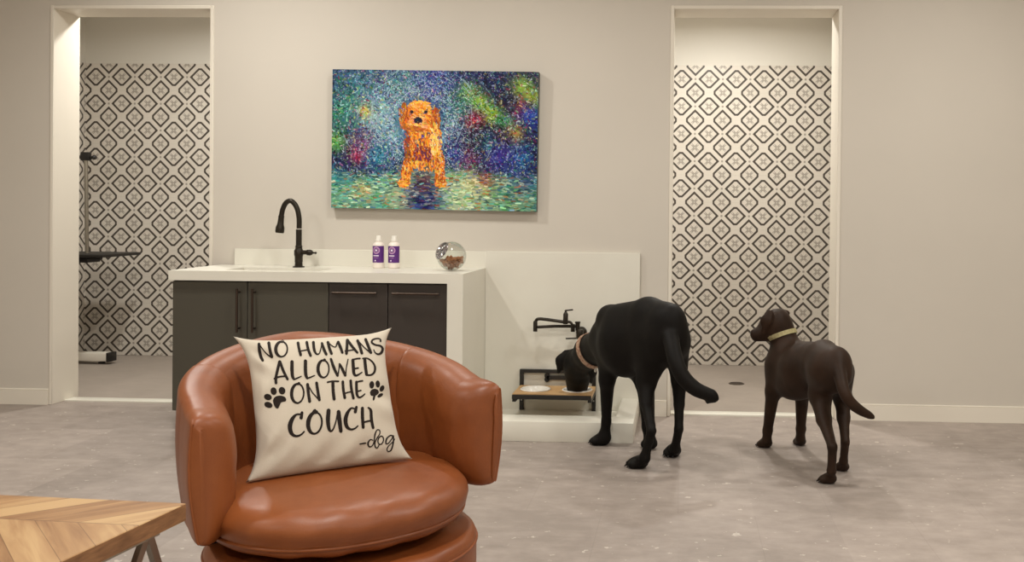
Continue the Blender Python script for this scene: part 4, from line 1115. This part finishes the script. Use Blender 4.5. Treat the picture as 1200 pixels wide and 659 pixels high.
def ring_on(prims, c, axis, r0, width, thick, n=48, up=(0, 0, 1), tilt=0):
    """collar mesh hugging the neck surface"""
    a = np.asarray(axis, float); a /= np.linalg.norm(a); x = np.cross(a, np.asarray(up, float)); x /= np.linalg.norm(x); y = np.cross(a, x)
    rows = []
    for i in range(n):
        th = 2*PI*i/n; d = x*math.cos(th)+y*math.sin(th); ts = np.linspace(.02, r0, 140)
        col = []
        for w in (-.5, .5):
            o = c+a*width*w; pts = o+ts[:, None]*d; v = sdf(pts.astype(np.float32), prims)
            k_ = np.argmax(v > 0) if (v > 0).any() else len(ts)-1
            col.append((o, d, ts[k_]))
        rows.append(col)
    rad = np.array([[q[2] for q in r] for r in rows])
    for _ in range(4): rad = (np.roll(rad, 1, 0)+2*rad+np.roll(rad, -1, 0))/4
    bm = bmesh.new(); R_ = []
    for i, r in enumerate(rows):
        vs = []
        for w, t in ((0, .0005), (0, thick), (1, thick), (1, .0005)):
            o, d, _ = r[w]; vs.append(bm.verts.new(Vector(o+d*(rad[i, w]+t+.001))))
        R_.append(vs)
    for i in range(n):
        a_, b_ = R_[i], R_[(i+1) % n]
        for k in range(4): bm.faces.new((a_[k], a_[(k+1) % 4], b_[(k+1) % 4], b_[k]))
    return bm, rows, rad
def build_dog(name, prims, claws, loc, mat, label, h=.0072):
    pts = []
    for p in prims:
        if p[0] == 'c': pts += [np.array(p[1])-max(p[3], .02), np.array(p[1])+max(p[3], .02), np.array(p[2])-p[4], np.array(p[2])+p[4]]
        else: pts += [np.array(p[1])-max(p[3]), np.array(p[1])+max(p[3])]
    pts = np.array(pts); v, f = surface_nets(prims, pts.min(0)-.03, pts.max(0)+.03, h)
    v[:, 2] = np.maximum(v[:, 2], .0005)
    root = empty(name, loc, label, 'dog')
    me = bpy.data.meshes.new('body'); me.from_pydata(v.tolist(), [], f.tolist()); me.update()
    bm = bmesh.new(); bm.from_mesh(me)
    for _ in range(2): bmesh.ops.smooth_vert(bm, verts=bm.verts, factor=.5, use_axis_x=True, use_axis_y=True, use_axis_z=True)
    bmesh.ops.recalc_face_normals(bm, faces=bm.faces); bm.to_mesh(me); bm.free()
    link('body', me, mat, root, 180)
    for cl in claws:
        bm = bmesh.new()
        for a, b in cl: add_tube(bm, [a, (a*.5+b*.5)+np.array([0, 0, .002]), b], [.0042, .0036, .002], 8)
        obj('claws', bm, m_claw, root, 80)
    return root

# --- black dog, head down in the bowl
pr_ = []; cl = []
LAT = np.array([-.86, -.51, 0])                       # across the body (viewer-left)
FWD = np.array([-.51, .86, 0])
sq = (LAT, .80)
T0, T1, T2, T3 = P3(779, 394, -1.13), P3(757, 393, -1.0), P3(733, 402, -.88), P3(725, 404, -.80)
pr_ += [('c', T0, T1, .135, .135, .06, sq), ('c', T1, T2, .132, .158, .06, sq), ('c', T2, T3, .155, .135, .06, sq)]
pr_ += [('c', P3(714, 372, -.80), P3(758, 366, -1.02), .045, .05, .08)]       # spine ridge
pr_ += [('c', P3(762, 366, -1.04), P3(785, 372, -1.18), .058, .062, .06)]       # croup
pr_ += [('c', P3(715, 373, -.79), P3(711, 386, -.74), .056, .062, .05)]         # withers
WN, NK, HD = P3(709.5, 400, -.70), P3(692, 412, -.50), P3(678.5, 427, -.31)
pr_ += [('c', WN, NK, .090, .080, .06), ('c', NK, HD, .080, .075, .05)]
MZ = P3(676.5, 452.5, -.195)
pr_ += [('e', HD, sphere_axes(MZ-HD), (.100, .088, .085), .03), ('c', HD+(MZ-HD)*.45, MZ, .078, .062, .03)]
nl = MZ-HD; nl /= np.linalg.norm(nl)
# ears
e0 = P3(664, 416, -.31); e1 = P3(657, 423, -.315); e2 = P3(654.5, 436.5, -.31)
pr_ += [('c', e0, e1, .030, .027, .02, ((.2, 1, 0), .55)), ('c', e1, e2, .027, .012, .02, ((.2, 1, 0), .5))]
e0 = P3(691, 424, -.37); e1 = P3(695, 436, -.375); e2 = P3(692.5, 448, -.35)
pr_ += [('c', e0, e1, .030, .032, .015, ((.9, -.4, 0), .5)), ('c', e1, e2, .032, .014, .015, ((.9, -.4, 0), .5))]
# front leg, viewer-left
S, Eb, Wr, Pa = P3(715, 408, -.79), P3(711.5, 444, -.80), P3(710.5, 494, -.745), P3(708.5, 511, -.735)
pr_ += [('c', S, Eb, .088, .050, .045, sq), ('c', Eb, Wr, .040, .024, .02), ('c', Wr, Pa, .026, .026, .012)]
ft_ = onZ(703.5, 521, 0); ft_ = np.array([ft_[0]+.004, ft_[1]-.012, 0]); pr_ += [('c', Pa, ft_+np.array([.01, 0, .032]), .031, .03, .02)]
cl.append(paw(pr_, ft_, (-.75, .2), 1.15))
# other front leg
S, Eb, Wr = P3(742, 412, -.80), P3(756, 446, -.84), P3(760, 500, -.80)
pr_ += [('c', S, Eb, .08, .052, .05), ('c', Eb, Wr, .048, .032, .03)]
ft_ = onZ(761.5, 526, 0); ft_ = np.array([ft_[0], ft_[1], 0]); pr_ += [('c', Wr, ft_+np.array([0, 0, .034]), .032, .03, .02)]
cl.append(paw(pr_, ft_, (-.3, .7), 1.1))
# hind leg, viewer-left
Hp, Kn, Hk, Mt = P3(768, 402, -1.09), P3(757.5, 446, -1.06), P3(763.5, 505, -1.225), P3(755.5, 537, -1.20)
Kt = P3(757.5, 474, -1.13)
pr_ += [('c', Hp, Kn, .112, .060, .045, sq), ('c', Kn, Kt, .046, .029, .02), ('c', Kt, Hk, .027, .022, .012), ('c', Hk, Mt, .022, .022, .01)]
ft_ = onZ(748, 548.5, 0); ft_ = np.array([ft_[0], ft_[1], 0]); pr_ += [('c', Mt, ft_+np.array([.012, 0, .03]), .027, .028, .015)]
cl.append(paw(pr_, ft_, (-.7, .12), 1.12))
# hind leg, viewer-right
Hp, Kn, Hk, Mt = P3(792, 402, -1.08), P3(796, 446, -.98), P3(795.5, 503, -1.03), P3(791, 526, -.975)
Kt = P3(795.8, 474, -1.0)
pr_ += [('c', Hp, Kn, .083, .046, .045, (LAT, .75)), ('c', Kn, Kt, .038, .027, .02), ('c', Kt, Hk, .025, .022, .012), ('c', Hk, Mt, .022, .022, .01)]
ft_ = onZ(789, 534.5, 0); ft_ = np.array([ft_[0], ft_[1], 0]); pr_ += [('c', Mt, ft_+np.array([0, 0, .03]), .028, .028, .015)]
cl.append(paw(pr_, ft_, (-.35, -.5), 1.1))
body_only = list(pr_)
tl = [P3(783, 384, -1.19), P3(787, 402, -1.275), P3(792, 424, -1.34), P3(801, 443, -1.36), P3(815, 456, -1.36), P3(829, 462, -1.35), P3(836, 466, -1.34)]
tl = smooth_path(tl, 4); rt_ = np.interp(np.linspace(0, 1, len(tl)), [0, .3, .6, 1], [.036, .033, .031, .022])
for a, b, ra, rb in zip(tl, tl[1:], rt_, rt_[1:]): pr_.append(('c', a, b, ra, rb, .012))
pr_.append(('c', P3(833, 464, -1.345), P3(829, 471.5, -1.34), .026, .010, .012)); pr_.append(('c', P3(834, 464, -1.345), P3(839.5, 468, -1.34), .022, .010, .012))
bd = build_dog('black_dog', pr_, cl, (-.2, -.95, 0), m_bfur, 'large black dog with its head down in the bowl on the feeding shelf')
def collar(root, prims, c, axis, r0, width, c1, c2, label):
    bm, rows, rad = ring_on(prims, c, axis, r0, width, .005)
    m = newmat('collar_webbing', c1, .7); v = N(m, 'ShaderNodeTexVoronoi'); v.inputs['Scale'].default_value = 60; L(m, objco(m), v.inputs['Vector'])
    L(m, ramp(m, v.outputs['Distance'], [(.3, c1), (.55, c2)]), bsdf(m).inputs['Base Color'])
    o = obj('collar', bm, m, root, 60); o['label'] = label
    return o, rows, rad
cc_ = P3(688, 412, -.53)
cax = np.array([1.0, 0.10, .12])
cN = (WN-HD); cN /= np.linalg.norm(cN)
c1_, rows, rad = collar(bd, [q for q in body_only if q[0] == 'c'][:8], P3(689, 411.5, -.54), cN*.5+np.array([.85, -.15, .35])*.5, .22, .034, lin(140, 98, 78), lin(176, 146, 122), 'tan and rust patterned collar')
i_ = max(range(len(rows)), key=lambda i: -(rows[i][0][1][2]))
o_, d_, _ = rows[i_][1]; hp = o_+d_*(rad[i_, 1]+.012)
tag_bm = bmesh.new(); add_lathe(tag_bm, [(0, -.001), (.012, -.001), (.012, .001), (0, .001)], hp+np.array([0, 0, -.012]), (.8, -.6, 0), 20)
obj('collar_tag', tag_bm, m_screw, c1_, 30)

# --- chocolate dog, head turned left
pr_ = []; cl = []
LAT = np.array([-.90, -.43, 0]); FWD = np.array([-.40, .92, 0]); sq = (LAT, .82)
T0, T1, T2, T3 = P3(976, 435, -1.24), P3(962, 428, -1.10), P3(940, 435, -.93), P3(922, 433, -.80)
pr_ += [('c', T0, T1, .102, .090, .045, sq), ('c', T1, T2, .090, .116, .045, sq), ('c', T2, T3, .118, .108, .05, sq)]
pr_ += [('c', P3(943, 412, -.86), P3(966, 412, -1.06), .036, .04, .06), ('c', P3(968, 414, -1.08), P3(981, 421, -1.24), .044, .048, .05)]
pr_ += [('c', P3(936, 414, -.84), P3(926, 413, -.79), .040, .062, .05)]
pr_ += [('e', P3(928, 453, -.87), sphere_axes(FWD), (.10, .075, .062), .05)]
NB, NT, HD = P3(921, 411, -.785), P3(916, 389, -.765), P3(911, 378, -.77)
pr_ += [('c', NB, NT, .078, .058, .05), ('c', NT, HD, .058, .058, .04)]
MZ = P3(884, 393, -.80); hf = MZ-HD
pr_ += [('e', P3(909, 379, -.77), sphere_axes(hf), (.078, .058, .068), .03), ('e', P3(902, 384, -.775), sphere_axes(hf), (.055, .050, .052), .03),
        ('c', P3(899, 388, -.785), P3(885.5, 391.5, -.80), .042, .029, .02), ('c', P3(898, 394, -.785), P3(886, 396, -.80), .026, .020, .015)]
# ears: near flap hanging, far one set back
ed_ = ((.35, 1, 0), .42)
pr_ += [('c', P3(902, 368, -.825), P3(897.5, 377, -.838), .024, .029, .012, ed_), ('c', P3(897.5, 377, -.838), P3(895.5, 389, -.835), .028, .011, .012, ed_)]
pr_ += [('c', P3(914, 367, -.74), P3(922.5, 367, -.725), .024, .016, .015, ((.2, 1, .1), .6))]
# front legs
S, Eb, Wr, Pa = P3(912, 432, -.79), P3(906, 458, -.80), P3(899.5, 505, -.735), P3(898.5, 517, -.725)
pr_ += [('c', S, Eb, .078, .043, .045, sq), ('c', Eb, Wr, .037, .024, .025), ('c', Wr, Pa, .025, .023, .015)]
ft_ = onZ(896.5, 524.5, 0); ft_ = np.array([ft_[0], ft_[1], 0]); pr_ += [('c', Pa, ft_+np.array([.004, 0, .026]), .023, .023, .015)]
cl.append(paw(pr_, ft_, (-.6, .35), .88))
S, Eb, Wr, Pa = P3(937, 434, -.76), P3(940, 460, -.78), P3(938.5, 503, -.70), P3(938, 514, -.68)
pr_ += [('c', S, Eb, .07, .043, .045, sq), ('c', Eb, Wr, .037, .024, .025), ('c', Wr, Pa, .025, .023, .015)]
ft_ = onZ(937.5, 522, 0); ft_ = np.array([ft_[0], ft_[1], 0]); pr_ += [('c', Pa, ft_+np.array([0, 0, .026]), .023, .023, .015)]
cl.append(paw(pr_, ft_, (-.15, .6), .88))
# hind legs
Hp, Kn, Kt, Hk, Mt = P3(966, 436, -1.20), P3(961, 463, -1.15), P3(965.5, 492, -1.25), P3(975.5, 524, -1.40), P3(974.5, 552, -1.385)
pr_ += [('c', Hp, Kn, .086, .056, .04, sq), ('c', Kn, Kt, .052, .034, .03), ('c', Kt, Hk, .032, .021, .02), ('c', Hk, Mt, .021, .020, .012)]
ft_ = onZ(970.5, 566.5, 0); ft_ = np.array([ft_[0], ft_[1], 0]); pr_ += [('c', Mt, ft_+np.array([.010, 0, .024]), .020, .021, .012)]
cl.append(paw(pr_, ft_, (-.55, .2), .88))
Hp, Kn, Kt, Hk, Mt = P3(986, 436, -1.16), P3(987, 465, -1.06), P3(988.5, 490, -1.12), P3(990.5, 518, -1.20), P3(988.5, 541, -1.165)
pr_ += [('c', Hp, Kn, .070, .046, .04, sq), ('c', Kn, Kt, .042, .029, .03), ('c', Kt, Hk, .028, .020, .02), ('c', Hk, Mt, .020, .019, .012)]
ft_ = onZ(987, 552, 0); ft_ = np.array([ft_[0], ft_[1], 0]); pr_ += [('c', Mt, ft_+np.array([.004, 0, .024]), .020, .020, .012)]
cl.append(paw(pr_, ft_, (-.35, .45), .84))
body_only = list(pr_)
tl = [P3(982, 424, -1.29), P3(985.5, 445, -1.355), P3(990, 461, -1.40), P3(997, 472, -1.40), P3(1008, 481, -1.39), P3(1018, 486.5, -1.38), P3(1024.5, 490, -1.375)]
tl = smooth_path(tl, 4); rt_ = np.interp(np.linspace(0, 1, len(tl)), [0, .3, .6, .85, 1], [.030, .025, .022, .015, .005])
for a, b, ra, rb in zip(tl, tl[1:], rt_, rt_[1:]): pr_.append(('c', a, b, ra, rb, .008))
cd = build_dog('chocolate_dog', pr_, cl, (.6, -1.0, 0), m_cfur, 'dark brown dog standing with its head turned left, facing the shower opening')
tipn = P3(879.3, 391.5, -.802)
obj('nose', lathe([(0, -.014), (.013, -.012), (.016, -.003), (.013, .006), (0, .010)], tipn+np.array([.010, .0, 0]), hf, 20), m_nose, cd, 80)
ey = P3(892.5, 379, -.84)
collar(cd, [q for q in body_only if q[0] == 'c'][:9], P3(919.3, 392.5, -.77), (NT-NB)/np.linalg.norm(NT-NB)*.9+np.array([-.15, .1, .1]), .13, .022, lin(158, 148, 106), lin(172, 162, 120), 'pale olive webbing collar')

# ================================================================ LIGHT
def downlight(x, y, power, r=.09, z=CZ):
    l = bpy.data.lights.new('ceiling_downlight', 'AREA'); l.shape = 'DISK'; l.size = r*2; l.energy = power; l.color = (1, .972, .905); l.spread = math.radians(170)
    o = bpy.data.objects.new('ceiling_downlight', l); COL.objects.link(o); o.location = (x, y, z-.012); return o
for x, y, p in ((-2.45, -1.2, 40), (-.85, -1.4, 25), (1.5, -1.45, 33), (-3.4, -4.0, 40), (-.6, -4.2, 46), (2.2, -3.6, 54), (-3.2, -6.8, 50), (0, -6.8, 46), (2.8, -6.6, 50)):
    downlight(x, y, p)
for x, y, e in ((-3.45, .72, 38), (.28, .88, 40)):
    downlight(x, y, e, .08, 2.80)
w = bpy.data.worlds.new('world'); scene.world = w; w.use_nodes = True
w.node_tree.nodes['Background'].inputs[0].default_value = (1, .95, .88, 1); w.node_tree.nodes['Background'].inputs[1].default_value = .05

scene.view_settings.view_transform = 'Standard'; scene.view_settings.look = 'None'; scene.view_settings.gamma = 1; scene.view_settings.use_curve_mapping = False
scene.view_settings.exposure = -.27
scene.cycles.use_denoising = True
scene.cycles.max_bounces = 8; scene.cycles.diffuse_bounces = 5
